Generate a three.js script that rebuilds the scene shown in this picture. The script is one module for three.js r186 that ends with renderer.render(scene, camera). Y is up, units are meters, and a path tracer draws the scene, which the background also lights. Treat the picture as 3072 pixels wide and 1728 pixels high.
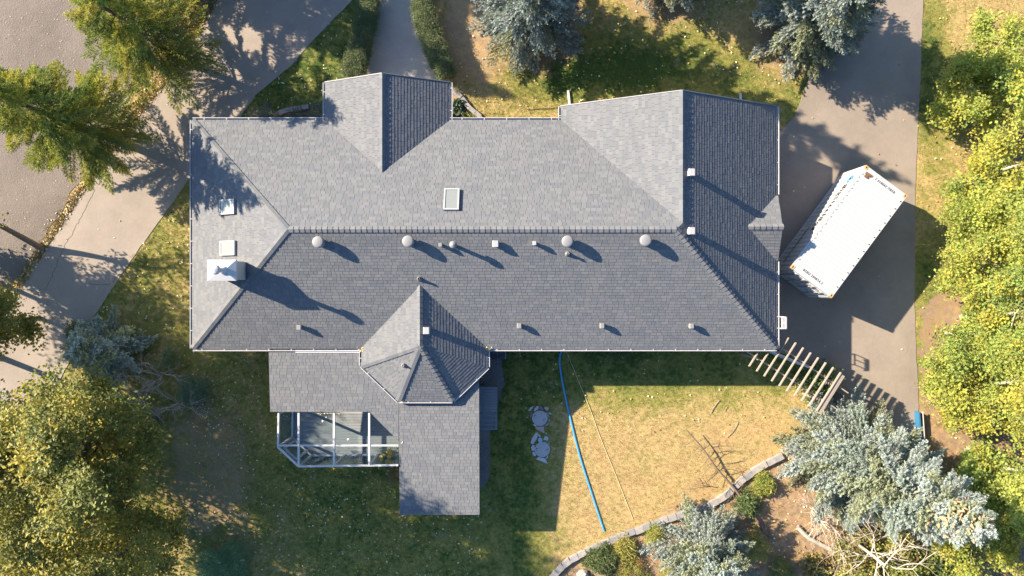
import * as THREE from 'three';
import { Sky } from 'three/addons/objects/Sky.js';
import { mergeGeometries } from 'three/addons/utils/BufferGeometryUtils.js';
import { FontLoader } from 'three/addons/loaders/FontLoader.js';
import { TextGeometry } from 'three/addons/geometries/TextGeometry.js';
import { createNoise2D } from 'simplex-noise';

// ------------------------------------------------------------------ camera, sky, sun, exposure
const scene = new THREE.Scene();
const CAM_H = 35, FOCAL = 2048;                       // camera height in metres, focal length in pixels of the 3072-wide photograph
const camera = new THREE.PerspectiveCamera(2 * Math.atan(864 / FOCAL) * 180 / Math.PI, 16 / 9, 0.1, 2000);
camera.position.set(0, CAM_H, 0);
camera.up.set(0, 0, -1);
camera.lookAt(0, 0, 0);
const TO_SUN = new THREE.Vector3(-1.68, 1, -0.71).normalize();
const sky = new Sky();
sky.name = 'sky';
sky.userData.kind = 'structure';
sky.scale.setScalar(1000);
sky.material.uniforms.sunPosition.value.copy(TO_SUN);
sky.material.uniforms.turbidity.value = 2.0;
sky.material.uniforms.rayleigh.value = 2.1;
sky.material.uniforms.mieCoefficient.value = 0.004;
sky.material.uniforms.mieDirectionalG.value = 0.8;
scene.add(sky);
scene.environmentIntensity = 0.1;
const sun = new THREE.DirectionalLight(new THREE.Color().setRGB(1, 0.84, 0.64), 5);
sun.name = 'sun';
sun.position.copy(TO_SUN).multiplyScalar(120);
sun.target.position.set(0, 0, 0);
sun.castShadow = true;
sun.shadow.mapSize.set(4096, 4096);
Object.assign(sun.shadow.camera, { left: -40, right: 40, top: 40, bottom: -40, near: 1, far: 260 });
scene.add(sun, sun.target);
const renderer = new THREE.WebGLRenderer({ antialias: true });
renderer.toneMapping = THREE.LinearToneMapping;
renderer.toneMappingExposure = 3.25;
renderer.shadowMap.enabled = true;

// ------------------------------------------------------------------ helpers
const V = (x, y, z) => new THREE.Vector3(x, y, z);
const RGB = (r, g, b) => new THREE.Color().setRGB(r, g, b);
function random(seed) {
  let a = seed >>> 0;
  return () => { a = (a + 0x6D2B79F5) | 0; let t = Math.imul(a ^ (a >>> 15), 1 | a); t = (t + Math.imul(t ^ (t >>> 7), 61 | t)) ^ t; return ((t ^ (t >>> 14)) >>> 0) / 4294967296; };
}
const rnd = random(7);
const between = (r, a, b) => a + (b - a) * r();
const gauss = (r) => Math.sqrt(-2 * Math.log(1 - r())) * Math.cos(6.2832 * r());
const noise = createNoise2D(random(11));
const fbm = (x, y) => 0.55 * noise(x, y) + 0.3 * noise(2.1 * x + 7, 2.1 * y) + 0.15 * noise(4.3 * x, 4.3 * y + 3);
const clamp = (x, a = 0, b = 1) => Math.min(b, Math.max(a, x));
const smooth = (a, b, x) => { const t = clamp((x - a) / (b - a)); return t * t * (3 - 2 * t); };
const mixc = (a, b, t) => [a[0] + (b[0] - a[0]) * t, a[1] + (b[1] - a[1]) * t, a[2] + (b[2] - a[2]) * t];
// measured spot in the photograph -> world point at height h
const at = (px, py, h = 0) => V((px - 1536) / FOCAL * (CAM_H - h), h, (py - 864) / FOCAL * (CAM_H - h));
const counts = {};
function numbered(name) { const n = counts[name] = (counts[name] ?? -1) + 1; return n ? `${name}_${String(n).padStart(3, '0')}` : name; }
function shadows(o) { o.traverse((c) => { if (c.isMesh) { c.castShadow = true; c.receiveShadow = true; } }); return o; }
function thing(name, label, category, pos = V(0, 0, 0), turn = 0, group) {
  const o = new THREE.Group(); o.name = numbered(name); o.position.copy(pos); o.rotation.y = turn;
  o.userData = { label, category }; if (group) o.userData.group = group;
  scene.add(o); return o;
}
function part(parent, name, geo, mat, pos) { const m = new THREE.Mesh(geo, mat); m.name = name; if (pos) m.position.copy(pos); m.castShadow = m.receiveShadow = true; parent.add(m); return m; }
function solo(name, label, category, geo, mat, pos, group) { const m = part(scene, numbered(name), geo, mat, pos); m.userData = { label, category }; if (group) m.userData.group = group; return m; }
function structure(name, geo, mat, y = 0) { const m = part(scene, name, geo, mat); m.position.y = y; m.userData.kind = 'structure'; return m; }
const box = (w, h, d, x = 0, y = 0, z = 0) => new THREE.BoxGeometry(w, h, d).translate(x, y, z);
const boxIn = (x0, x1, y0, y1, z0, z1) => box(x1 - x0, y1 - y0, z1 - z0, (x0 + x1) / 2, (y0 + y1) / 2, (z0 + z1) / 2);
function bar(a, b, w, h) {                              // a squared timber from a to b
  const d = b.clone().sub(a), g = new THREE.BoxGeometry(w, h, d.length());
  g.applyQuaternion(new THREE.Quaternion().setFromRotationMatrix(new THREE.Matrix4().lookAt(V(0, 0, 0), d.clone().negate(), V(0, 1, 0))));
  return g.translate((a.x + b.x) / 2, (a.y + b.y) / 2, (a.z + b.z) / 2);
}
function rod(a, b, ra, rb, n = 6) {                     // a tapered round piece from a to b
  const d = b.clone().sub(a), g = new THREE.CylinderGeometry(rb, ra, d.length(), n, 1);
  g.applyQuaternion(new THREE.Quaternion().setFromUnitVectors(V(0, 1, 0), d.clone().normalize()));
  return g.translate((a.x + b.x) / 2, (a.y + b.y) / 2, (a.z + b.z) / 2);
}
const merged = (list) => mergeGeometries(list.map((g) => { const f = g.index ? g.toNonIndexed() : g; for (const k of Object.keys(f.attributes)) if (!['position', 'normal', 'uv'].includes(k)) f.deleteAttribute(k); if (!f.attributes.uv) f.setAttribute('uv', new THREE.BufferAttribute(new Float32Array(f.attributes.position.count * 2), 2)); return f; }));
function triangles(pos, col) {
  const g = new THREE.BufferGeometry();
  g.setAttribute('position', new THREE.BufferAttribute(new Float32Array(pos), 3));
  if (col) g.setAttribute('color', new THREE.BufferAttribute(new Float32Array(col), 3));
  g.computeVertexNormals(); return g;
}
function inside(poly, x, z) {
  let c = false;
  for (let i = 0, j = poly.length - 1; i < poly.length; j = i++) if ((poly[i][1] > z) !== (poly[j][1] > z) && x < (poly[j][0] - poly[i][0]) * (z - poly[i][1]) / (poly[j][1] - poly[i][1]) + poly[i][0]) c = !c;
  return c;
}
const ground = (list) => list.map(([px, py]) => { const p = at(px, py); return [p.x, p.z]; });
function wavy(poly, step = 0.35, amp = 0.05, seed = 0) {  // a polygon with the uneven edge of a laid or worn surface
  const out = [];
  poly.forEach(([x, z], i) => {
    const [x2, z2] = poly[(i + 1) % poly.length], n = Math.max(1, Math.round(Math.hypot(x2 - x, z2 - z) / step));
    for (let k = 0; k < n; k++) { const a = x + (x2 - x) * k / n, b = z + (z2 - z) * k / n; out.push([a + amp * fbm(a * 1.1 + seed, b * 1.1), b + amp * fbm(b * 1.1 - seed, a * 1.1 + 5)]); }
  });
  return out;
}
function slab(poly, depth, tile) {                      // flat paving with real edges; its top at y = 0 of the mesh, uv in metres / tile
  const s = new THREE.Shape(poly.map(([x, z]) => new THREE.Vector2(x, -z)));
  const g = new THREE.ExtrudeGeometry(s, { depth, bevelEnabled: false }).rotateX(-Math.PI / 2).translate(0, -depth, 0);
  const p = g.attributes.position, uv = g.attributes.uv;
  for (let i = 0; i < p.count; i++) uv.setXY(i, p.getX(i) / tile, p.getZ(i) / tile);
  return g;
}
function texture(w, h, f, srgb = true) {                // f(i, j) -> linear r, g, b
  const d = new Uint8Array(w * h * 4), enc = (x) => Math.round(255 * clamp(srgb ? (x <= 0.0031308 ? 12.92 * x : 1.055 * Math.pow(x, 1 / 2.4) - 0.055) : x));
  for (let j = 0; j < h; j++) for (let i = 0; i < w; i++) { const c = f(i, j), k = (j * w + i) * 4; d[k] = enc(c[0]); d[k + 1] = enc(c[1]); d[k + 2] = enc(c[2]); d[k + 3] = 255; }
  const t = new THREE.DataTexture(d, w, h); t.wrapS = t.wrapT = THREE.RepeatWrapping; t.magFilter = THREE.LinearFilter; t.minFilter = THREE.LinearMipmapLinearFilter; t.generateMipmaps = true;
  if (srgb) t.colorSpace = THREE.SRGBColorSpace; t.needsUpdate = true; return t;
}
// a tile-able patchy noise (sum of wrapped value noise), periodic in [0, 1)
function periodic(seed) {
  const r = random(seed), N = 256, tab = Float32Array.from({ length: N * N }, () => r());
  return (u, v, cells) => {
    const x = u * cells, y = v * cells, x0 = Math.floor(x), y0 = Math.floor(y), fx = x - x0, fy = y - y0, sx = fx * fx * (3 - 2 * fx), sy = fy * fy * (3 - 2 * fy);
    const q = (a, b) => tab[(((b % cells) + cells) % cells % N) * N + (((a % cells) + cells) % cells % N)];
    return (q(x0, y0) * (1 - sx) + q(x0 + 1, y0) * sx) * (1 - sy) + (q(x0, y0 + 1) * (1 - sx) + q(x0 + 1, y0 + 1) * sx) * sy;
  };
}
const pn = periodic(5), pn2 = periodic(9);
const speckled = (base, coarse, fine, size = 512) => { const r = random(21); return texture(size, size, (i, j) => { const u = i / size, v = j / size; const m = 1 + coarse * (0.5 * pn(u, v, 4) + 0.3 * pn2(u, v, 11) + 0.2 * pn(u, v, 37) - 0.5) * 2 + fine * (r() - 0.5) * 2; return base.map((c) => c * m); }); };
const bumpy = (cells, size = 512) => { const r = random(33); return texture(size, size, (i, j) => { const u = i / size, v = j / size, m = 0.4 * pn(u, v, cells) + 0.3 * pn2(u, v, cells * 2) + 0.3 * r(); return [m, m, m]; }, false); };
const std = (color, roughness = 0.8, extra = {}) => new THREE.MeshStandardMaterial({ color, roughness, ...extra });

// ------------------------------------------------------------------ materials
const M = {
  white: std(RGB(0.52, 0.52, 0.53), 0.45),
  gutter: std(RGB(0.5, 0.5, 0.51), 0.4),
  wall: std(RGB(0.5, 0.47, 0.42), 0.9, { bumpMap: bumpy(60), bumpScale: 0.004 }),
  deck: std(RGB(0.12, 0.12, 0.125), 0.95),
  metalGrey: std(RGB(0.21, 0.212, 0.22), 0.55),
  metalDark: std(RGB(0.05, 0.05, 0.055), 0.5),
  leadGrey: std(RGB(0.22, 0.22, 0.23), 0.6),
  glass: new THREE.MeshPhysicalMaterial({ color: RGB(0.82, 0.86, 0.87), roughness: 0.04, transmission: 1, thickness: 0, ior: 1.5, specularIntensity: 0.5 }),
  ventWhite: std(RGB(0.34, 0.34, 0.35), 0.5),
  darkGlass: std(RGB(0.03, 0.035, 0.04), 0.08),
  dome: new THREE.MeshPhysicalMaterial({ color: RGB(0.2, 0.22, 0.21), roughness: 0.35, clearcoat: 0.4, clearcoatRoughness: 0.15 }),
  timber: std(RGB(0.29, 0.25, 0.215), 0.85, { map: speckled([0.95, 0.93, 0.9], 0.3, 0.12), bumpMap: bumpy(40), bumpScale: 0.002 }),
  greyBoard: std(RGB(0.33, 0.33, 0.33), 0.8, { map: speckled([0.95, 0.95, 0.95], 0.25, 0.1) }),
  stepBoard: std(RGB(0.23, 0.245, 0.265), 0.7, { map: speckled([0.95, 0.95, 0.95], 0.2, 0.1) }),
  bark: std(RGB(0.11, 0.085, 0.065), 0.95, { bumpMap: bumpy(24), bumpScale: 0.02 }),
  paleBark: std(RGB(0.42, 0.39, 0.34), 0.9, { map: speckled([0.85, 0.84, 0.8], 0.5, 0.25) }),
  deadWood: std(RGB(0.34, 0.29, 0.25), 0.95, { map: speckled([0.9, 0.88, 0.85], 0.35, 0.2) }),
  twig: std(RGB(0.2, 0.17, 0.15), 0.95),
  stone: [[0.29, 0.28, 0.275], [0.34, 0.315, 0.29], [0.25, 0.245, 0.245], [0.32, 0.3, 0.285]].map((c) => std(RGB(...c), 0.95, { map: speckled([0.92, 0.92, 0.92], 0.3, 0.25), bumpMap: bumpy(30), bumpScale: 0.006 })),
  concrete: std(RGB(0.4, 0.41, 0.41), 0.9, { map: speckled([0.95, 0.95, 0.95], 0.22, 0.16), bumpMap: bumpy(40), bumpScale: 0.003 }),
  black: std(RGB(0.015, 0.015, 0.017), 0.7),
  blueHose: std(RGB(0.05, 0.26, 0.46), 0.5),
  bluePaint: std(RGB(0.03, 0.14, 0.27), 0.5),
};

// ------------------------------------------------------------------ ground zones (metres, x to the right, z towards the bottom of the photograph)
const leftEdge = [[672, -60], [640, 30], [600, 90], [560, 165], [500, 250], [400, 375], [320, 485], [250, 580], [175, 695], [75, 850], [0, 970], [-160, 1230]];
const rightDriveL = [[60, 1350], [180, 1140], [286, 946], [318, 894], [421, 743], [529, 592], [577, 525], [650, 432], [720, 355], [770, 283], [870, 200], [960, 100], [1058, 0], [1110, -60]];
const frontDrive = ground([...leftEdge, ...rightDriveL]);
const sideDrive = ground([[2772, -60], [2769, 0], [2761, 238], [2753, 397], [2745, 576], [2743, 900], [2748, 1060], [2754, 1152], [2756, 1330], [2640, 1345], [2575, 1290], [2545, 1205], [2440, 1110], [2330, 1040], [2238, 1000], [2238, 440], [2290, 425], [2330, 401], [2383, 350], [2411, 278], [2435, 215], [2470, 150], [2520, 60], [2560, -60]]);
const walkway = ground([[1128, -60], [1130, 20], [1125, 90], [1110, 170], [1095, 240], [1088, 335], [1330, 335], [1325, 235], [1300, 190], [1270, 130], [1245, 60], [1240, -60]]);
const gravelLot = ground([[-260, -60], [570, -60], [520, 60], [470, 130], [420, 240], [330, 380], [280, 480], [215, 580], [130, 715], [50, 835], [0, 900], [-260, 1250]]);
const wallLine = [[1640, 1760], [1668, 1722], [1700, 1690], [1745, 1664], [1800, 1638], [1860, 1612], [1920, 1590], [1980, 1567], [2060, 1540], [2125, 1518], [2170, 1494], [2205, 1463], [2240, 1432], [2275, 1408], [2315, 1386], [2350, 1368]];
const bed = ground([...wallLine, [2400, 1330], [2480, 1300], [2560, 1300], [2640, 1345], [2756, 1330], [2762, 1150], [2762, 930], [2830, 860], [2900, 760], [2960, 560], [3010, 300], [3400, 200], [3400, 2200], [1560, 2200]]);
const sideStrip = ground([[1428, 1050], [1500, 1050], [1512, 1150], [1470, 1300], [1466, 1440], [1430, 1480], [1400, 1480], [1400, 1100]]);
const frontBedR = ground([[1352, 255], [1385, 290], [1420, 325], [1452, 360], [1452, 420], [1352, 420]]);
const frontBedL = ground([[740, 330], [850, 335], [900, 318], [990, 305], [990, 420], [740, 420]]);
const verge = ground([...leftEdge, [-260, 1250], [-260, 1100], [0, 860], [50, 800], [120, 700], [205, 560], [270, 460], [320, 360], [400, 230], [440, 130], [500, 60], [550, -60]]);
const needleSpots = [[541, 178, 2.2], [350, 420, 2.2], [1590, 75, 3], [2375, 100, 2.8], [2000, -40, 2.6], [2545, 1375, 3.2], [2090, 1610, 2.6], [127, 747, 0.7]].map(([px, py, r]) => { const p = at(px, py); return [p.x, p.z, r]; });
const GREEN = [0.055, 0.1, 0.016], OLIVE = [0.21, 0.205, 0.048], TAN = [0.375, 0.285, 0.122], ORANGE = [0.385, 0.255, 0.12], SOIL = [0.235, 0.165, 0.115], LITTER = [0.27, 0.17, 0.1];
const bump2 = (x, z, cx, cz, rx, rz) => Math.exp(-(((x - cx) / rx) ** 2) - ((z - cz) / rz) ** 2);
function dryness(x, z) {
  if (inside(verge, x, z)) return 0.95;
  let d = 0.42;
  if (z > 2) d = x > 0 ? 0.3 + 0.62 * smooth(4.2, 7.5, z) * smooth(0.5, 3.5, x) + 0.1 * smooth(6, 14, x) : 0.3 + 0.25 * smooth(-8, -15, x) + 0.12 * smooth(9, 14, z);
  else if (x < -11) d = z < -7 ? 0.3 : 0.56;
  else if (x < -6) d = 0.28;
  else if (x < 14 && z < -7) d = 0.78 - 0.72 * bump2(x, z, 6.2, -11.3, 5.4, 1.9) - 0.3 * bump2(x, z, 1.5, -10.6, 2.2, 1.4) - 0.3 * bump2(x, z, 13, -9.5, 2.2, 1.4) + 0.2 * bump2(x, z, -2, -13, 3, 3);
  else if (x > 18) d = 0.8 + 0.1 * smooth(22, 25, x) - 0.5 * bump2(x, z, 21.3, -11, 1.2, 4.5) - 0.45 * bump2(x, z, 21.3, 0.2, 1, 2.5);
  return d;
}
function soilness(x, z) {
  let s = inside(bed, x + 0.3 * noise(x, z), z + 0.3 * noise(z, x + 9)) ? 1 : 0;
  for (const [cx, cz, r] of needleSpots) s = Math.max(s, 0.9 * (1 - smooth(0.55, 1.05, Math.hypot(x - cx, z - cz) / r + 0.25 * fbm(x * 0.9, z * 0.9))));
  s = Math.max(s, 0.75 * smooth(0.35, 0.7, bump2(x, z, -15.6, 9.3, 2.6, 4.2) + 0.3 * fbm(x * 0.8, z * 0.8)));
  s = Math.max(s, 0.8 * smooth(0.3, 0.55, bump2(x, z, -1.9, -13.2, 1.6, 3.2) + 0.2 * fbm(x, z)));
  if (inside(frontBedR, x, z) || inside(frontBedL, x, z)) s = 1;
  return s;
}
function turf(x, z, fine = 0) {
  const d = dryness(x, z) + 0.22 * fbm(x * 0.33, z * 0.33) + 0.2 * fbm(x * 1.1 + 40, z * 1.3) + 0.12 * noise(x * 3.3, z * 3.3) + fine;
  let c = d < 0.5 ? mixc(GREEN, OLIVE, smooth(0.1, 0.5, d)) : mixc(OLIVE, TAN, smooth(0.5, 0.85, d));
  if (d > 0.7) c = mixc(c, ORANGE, smooth(0.8, 1.2, d) * (0.5 + 0.5 * noise(x * 0.6, z * 0.6)));
  return c;
}
{
  const W = 2048, H = 1280, r = random(3);
  const t = texture(W, H, (i, j) => {
    const x = (i + 0.5) / W * 64 - 32, z = (j + 0.5) / H * 40 - 20, k = 0.82 + 0.36 * r();
    let c = turf(x, z, 0.1 * (r() - 0.5));
    const s = soilness(x, z);
    if (s > 0) c = mixc(c, mixc(SOIL, LITTER, clamp(0.5 + fbm(x * 0.7, z * 0.7))), s * clamp(0.86 + 0.4 * noise(x * 2.2, z * 2.2)));
    const bare = smooth(0.55, 0.8, fbm(x * 0.45 + 90, z * 0.45));      // worn patches of bare ground
    c = mixc(c, [0.3, 0.24, 0.18], bare * 0.55);
    return [c[0] * k, c[1] * k, c[2] * k];
  });
  t.wrapS = t.wrapT = THREE.MirroredRepeatWrapping;
  const g = new THREE.PlaneGeometry(480, 480, 1, 1).rotateX(-Math.PI / 2), p = g.attributes.position, uv = g.attributes.uv;
  for (let i = 0; i < p.count; i++) uv.setXY(i, (p.getX(i) + 32) / 64, (p.getZ(i) + 20) / 40);
  structure('ground', g, std(0xffffff, 1, { map: t }));
}
{
  const asphalt = std(0xffffff, 0.95, { map: speckled([0.235, 0.2, 0.168], 0.2, 0.16, 1024), bumpMap: bumpy(90), bumpScale: 0.006 });
  structure('front_driveway', slab(wavy(frontDrive, 0.4, 0.05), 0.03, 7), std(0xffffff, 0.95, { map: speckled([0.28, 0.24, 0.205], 0.16, 0.14, 1024), bumpMap: bumpy(90), bumpScale: 0.005 }), 0.022);
  structure('side_driveway', slab(wavy(sideDrive, 0.4, 0.04, 3), 0.03, 7), asphalt, 0.024);
  structure('gravel_lot', slab(wavy(gravelLot, 0.25, 0.16, 8), 0.02, 5), std(0xffffff, 1, { map: speckled([0.165, 0.14, 0.122], 0.22, 0.5, 1024), bumpMap: bumpy(120), bumpScale: 0.02 }), 0.016);
  structure('gravel_path', slab(wavy(walkway, 0.3, 0.04, 5), 0.02, 4), std(0xffffff, 1, { map: speckled([0.36, 0.335, 0.3], 0.12, 0.4, 1024), bumpMap: bumpy(110), bumpScale: 0.015 }), 0.019);
  structure('gravel_strip', slab(wavy(sideStrip, 0.3, 0.12, 15), 0.02, 3), std(0xffffff, 1, { map: speckled([0.17, 0.16, 0.155], 0.3, 0.5, 512), bumpMap: bumpy(60), bumpScale: 0.02 }), 0.014);
  structure('concrete_apron', slab(ground([[1640, 372], [1672, 358], [1700, 345], [1700, 440], [1640, 440]]), 0.03, 3), M.concrete, 0.03);
  // weathering cracks along the front driveway
  const crack = std(RGB(0.05, 0.045, 0.04), 1);
  const ribbon = (pts, w) => { const pos = []; for (let i = 0; i + 1 < pts.length; i++) { const a = pts[i], b = pts[i + 1], n = V(b.z - a.z, 0, a.x - b.x).normalize().multiplyScalar(w / 2); for (const q of [a.clone().add(n), a.clone().sub(n), b.clone().add(n), b.clone().add(n), a.clone().sub(n), b.clone().sub(n)]) pos.push(q.x, 0, q.z); } const g = triangles(pos); return g; };
  for (const line of [[[285, 570], [250, 640], [215, 705], [190, 745], [165, 810], [135, 870]], [[470, 700], [330, 850], [300, 855], [270, 850]]]) {
    const c = new THREE.CatmullRomCurve3(line.map(([a, b]) => at(a, b))), pts = c.getPoints(60).map((p) => V(p.x + 0.05 * noise(p.x * 3, p.z * 3), 0, p.z + 0.05 * noise(p.z * 3, p.x * 3)));
    const m = part(scene.getObjectByName('front_driveway'), 'crack', ribbon(pts, 0.018), crack); m.position.y = 0.004;
  }
}

// ------------------------------------------------------------------ the house
const EAVE = 2.9, RIDGE = 5.6;
const house = thing('house', 'large grey shingled house with hipped roof, front gables and octagonal bay', 'house');
const TONES = [[0.127, 0.135, 0.147], [0.135, 0.142, 0.153], [0.119, 0.128, 0.142], [0.144, 0.151, 0.16], [0.132, 0.138, 0.146], [0.113, 0.122, 0.136]].map((c) => c.map((x) => x * 1.06));
const granule = speckled([1, 1, 1], 0.1, 0.22);
const toneMats = TONES.map((c) => std(RGB(...c), 0.95, { map: granule }));
const fieldMat = std(0xffffff, 0.95, { vertexColors: true });
const roofPlanes = {};
function clipConvex(sub, clip) {
  let out = sub;
  for (let i = 0; i < clip.length && out.length; i++) {
    const [ax, ay] = clip[i], [bx, by] = clip[(i + 1) % clip.length], side = (p) => (bx - ax) * (p[1] - ay) - (by - ay) * (p[0] - ax), next = [];
    for (let k = 0; k < out.length; k++) {
      const p = out[k], q = out[(k + 1) % out.length], sp = side(p), sq = side(q);
      if (sp >= 0) next.push(p);
      if ((sp >= 0) !== (sq >= 0)) { const t = sp / (sp - sq); next.push([p[0] + (q[0] - p[0]) * t, p[1] + (q[1] - p[1]) * t]); }
    }
    out = next;
  }
  return out;
}
const EXPO = 0.15, WIDTHS = [0.17, 0.23, 0.28, 0.34], THICK = 0.0105;
function wedge(w, extra) {                              // one shingle: lower butt edge thick, upper edge thin; x along the eave, y up the slope, z out
  const t = THICK + extra, L = EXPO * 1.04, P = [[0, 0, t], [w, 0, t], [w, L, 0.003], [0, L, 0.003], [0, 0, 0], [w, 0, 0], [w, L, 0], [0, L, 0]], pos = [];
  for (const [a, b, c] of [[0, 1, 2], [0, 2, 3], [4, 5, 1], [4, 1, 0], [5, 6, 2], [5, 2, 1], [7, 4, 0], [7, 0, 3], [6, 7, 3], [6, 3, 2]]) pos.push(...P[a], ...P[b], ...P[c]);
  const g = triangles(pos), uv = []; for (let i = 0; i < g.attributes.position.count; i++) uv.push(g.attributes.position.getX(i), g.attributes.position.getY(i)); g.setAttribute('uv', new THREE.BufferAttribute(new Float32Array(uv), 2)); return g;
}
const wedges = WIDTHS.map((w) => wedge(w - 0.012, 0.001));
let singles = 300;
function slope(key, pts, opts = {}) {                   // pts: [x, z, y], the first two along the eave
  const P = pts.map(([x, z, y]) => V(x, y, z));
  let u = opts.along ? opts.along.clone() : P[1].clone().sub(P[0]).normalize(), n = new THREE.Vector3().crossVectors(P[1].clone().sub(P[0]), P[2].clone().sub(P[0])).normalize();
  if (n.y < 0) n.negate();
  let v = new THREE.Vector3().crossVectors(n, u), o = P[0];
  if (v.y < 0 && Math.abs(v.y) > 1e-6) { u.negate(); v.negate(); }
  roofPlanes[key] = { o, n };
  let flat = P.map((p) => { const d = p.clone().sub(o); return [d.dot(u), d.dot(v)]; });
  let area = 0; flat.forEach((p, i) => { const q = flat[(i + 1) % flat.length]; area += p[0] * q[1] - q[0] * p[1]; });
  if (area < 0) flat = flat.reverse();
  // sheathing below the shingles
  const top = (area < 0 ? [...P].reverse() : P), low = top.map((p) => p.clone().setY(p.y - (opts.deep ?? 0.14))), pos = [];
  const tri = (a, b, c) => pos.push(a.x, a.y, a.z, b.x, b.y, b.z, c.x, c.y, c.z);
  for (let i = 1; i + 1 < top.length; i++) { tri(top[0], top[i], top[i + 1]); tri(low[0], low[i + 1], low[i]); }
  top.forEach((p, i) => { const j = (i + 1) % top.length; tri(low[i], low[j], top[j]); tri(low[i], top[j], p); });
  const deck = part(house, 'roof_slope', triangles(pos), M.deck);
  const us = flat.map((p) => p[0]), vs = flat.map((p) => p[1]), u0 = Math.min(...us), u1 = Math.max(...us), v1 = Math.max(...vs), k0 = Math.floor(Math.min(...vs, 0) / EXPO + 1e-6), r = random(key.length * 131 + key.charCodeAt(0) * 17 + key.charCodeAt(key.length - 1)), fp = [], fc = [];
  const world = (a, b, c) => o.clone().addScaledVector(u, a).addScaledVector(v, b).addScaledVector(n, c);
  const q = new THREE.Quaternion().setFromRotationMatrix(new THREE.Matrix4().makeBasis(u, v, n));
  const rows = Math.ceil(v1 / EXPO);
  for (let k = rows - 1; k >= k0; k--) {
    const b0 = k * EXPO - 0.02;
    for (let a = u0 - r() * 0.3; a < u1;) {
      const wi = Math.floor(r() * 4), w = WIDTHS[wi], tone = Math.floor(r() * 6), extra = 0.005 * r(), jit = 0.008 * (r() - 0.5), L = EXPO * 1.04, bb = b0 + jit;
      const rect = [[a, bb], [a + w - 0.012, bb], [a + w - 0.012, bb + L], [a, bb + L]], c = clipConvex(rect, flat);
      a += w;
      if (c.length < 3) continue;
      let whole = c.length === 4; if (whole) { let s = 0; c.forEach((p, i) => { const z = c[(i + 1) % 4]; s += p[0] * z[1] - z[0] * p[1]; }); whole = s / 2 > 0.999 * (w - 0.012) * L; }
      if (opts.single && whole && singles > 0) {
        singles--;
        const m = part(deck, 'shingle', wedges[wi], toneMats[tone]);
        m.position.copy(world(rect[0][0], bb, 0.002)); m.quaternion.copy(q); continue;
      }
      const h = (p) => 0.002 + (THICK + extra) + (0.003 - THICK - extra) * (p[1] - bb) / L, T = c.map((p) => world(p[0], p[1], h(p))), B = c.map((p) => world(p[0], p[1], 0.0015)), before = fp.length;
      const push = (x, y, z) => fp.push(x.x, x.y, x.z, y.x, y.y, y.z, z.x, z.y, z.z);
      for (let i = 1; i + 1 < T.length; i++) push(T[0], T[i], T[i + 1]);
      T.forEach((p, i) => { const j = (i + 1) % T.length; push(B[i], B[j], T[j]); push(B[i], T[j], p); });
      const shade = 1 + 0.05 * (r() - 0.5), col = TONES[tone].map((x) => x * shade);
      for (let i = before; i < fp.length; i += 3) fc.push(...col);
    }
  }
  const f = part(deck, 'shingle_field', triangles(fp, fc), fieldMat); f.userData.kind = 'stuff';
  return deck;
}
const GZ = -8.55, GX = 7.38, GR = 5.45;                 // garage wing: gable line, ridge x, ridge height
slope('main_south', [[-15.03, 2.85, EAVE], [12.45, 2.85, EAVE], [7.08, -2.525, RIDGE], [-9.66, -2.525, RIDGE]], { single: true });
slope('main_north', [[-15.03, -7.9, EAVE], [2.3, -7.9, EAVE], [7.38, -2.82, GR], [7.08, -2.525, RIDGE], [-9.66, -2.525, RIDGE]]);
slope('main_west', [[-15.03, -7.9, EAVE], [-15.03, 2.85, EAVE], [-9.66, -2.525, RIDGE]]);
slope('east', [[12.45, 2.85, EAVE], [12.45, GZ, EAVE], [GX, GZ, GR], [GX, -2.22, GR]]);
slope('east_top', [[GX, -2.22, GR], [GX, -2.82, GR], [7.08, -2.525, RIDGE]]);
slope('garage_west', [[2.3, GZ, EAVE], [2.3, -7.9, EAVE], [GX, -2.82, GR], [GX, GZ, GR]]);
const FZ = -9.67, FX = -5.84, FR = 4.25, FB = -5.25;    // front gable
slope('gable_west', [[-8.78, FZ, EAVE], [-8.78, -7.9, EAVE], [FX, FB, FR], [FX, FZ, FR]]);
slope('gable_east', [[-2.92, FZ, EAVE], [-2.92, -7.9, EAVE], [FX, FB, FR], [FX, FZ, FR]]);
slope('dormer_north', [[12.5, -4.33, EAVE + 0.03], [12.0, -4.33, EAVE + 0.03], [10.8, -2.81, 3.73], [12.4, -2.81, 3.73]]);
slope('dormer_south', [[12.5, -1.29, EAVE + 0.03], [12.0, -1.29, EAVE + 0.03], [10.8, -2.81, 3.73], [12.4, -2.81, 3.73]]);
const TX = -4.13, TR = 4.38, TZ = 2.58;                 // octagonal bay
slope('bay_west', [[-7.07, 2.75, EAVE + 0.02], [-7.07, 3.65, EAVE + 0.02], [TX, TZ, TR], [TX, -0.1, TR]]);
slope('bay_southwest', [[-7.07, 3.65, EAVE + 0.02], [-5.34, 5.3, EAVE + 0.02], [TX, TZ, TR]]);
slope('bay_south', [[-5.34, 5.3, EAVE + 0.02], [-2.8, 5.3, EAVE + 0.02], [TX, TZ, TR]]);
slope('bay_southeast', [[-2.8, 5.3, EAVE + 0.02], [-1.16, 3.72, EAVE + 0.02], [TX, TZ, TR]]);
slope('bay_east', [[-1.16, 3.72, EAVE + 0.02], [-1.16, 2.75, EAVE + 0.02], [TX, -0.1, TR], [TX, TZ, TR]]);
const lowY = (z) => 2.71 - 0.069 * (z - 4.46);          // low lean-to roof
const low = (list) => list.map(([x, z]) => [x, z, lowY(z)]);
slope('low_west', low([[-11.47, 5.87], [-6.8, 5.87], [-6.8, 2.6], [-11.47, 2.6]]), { deep: 0.1 });
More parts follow.
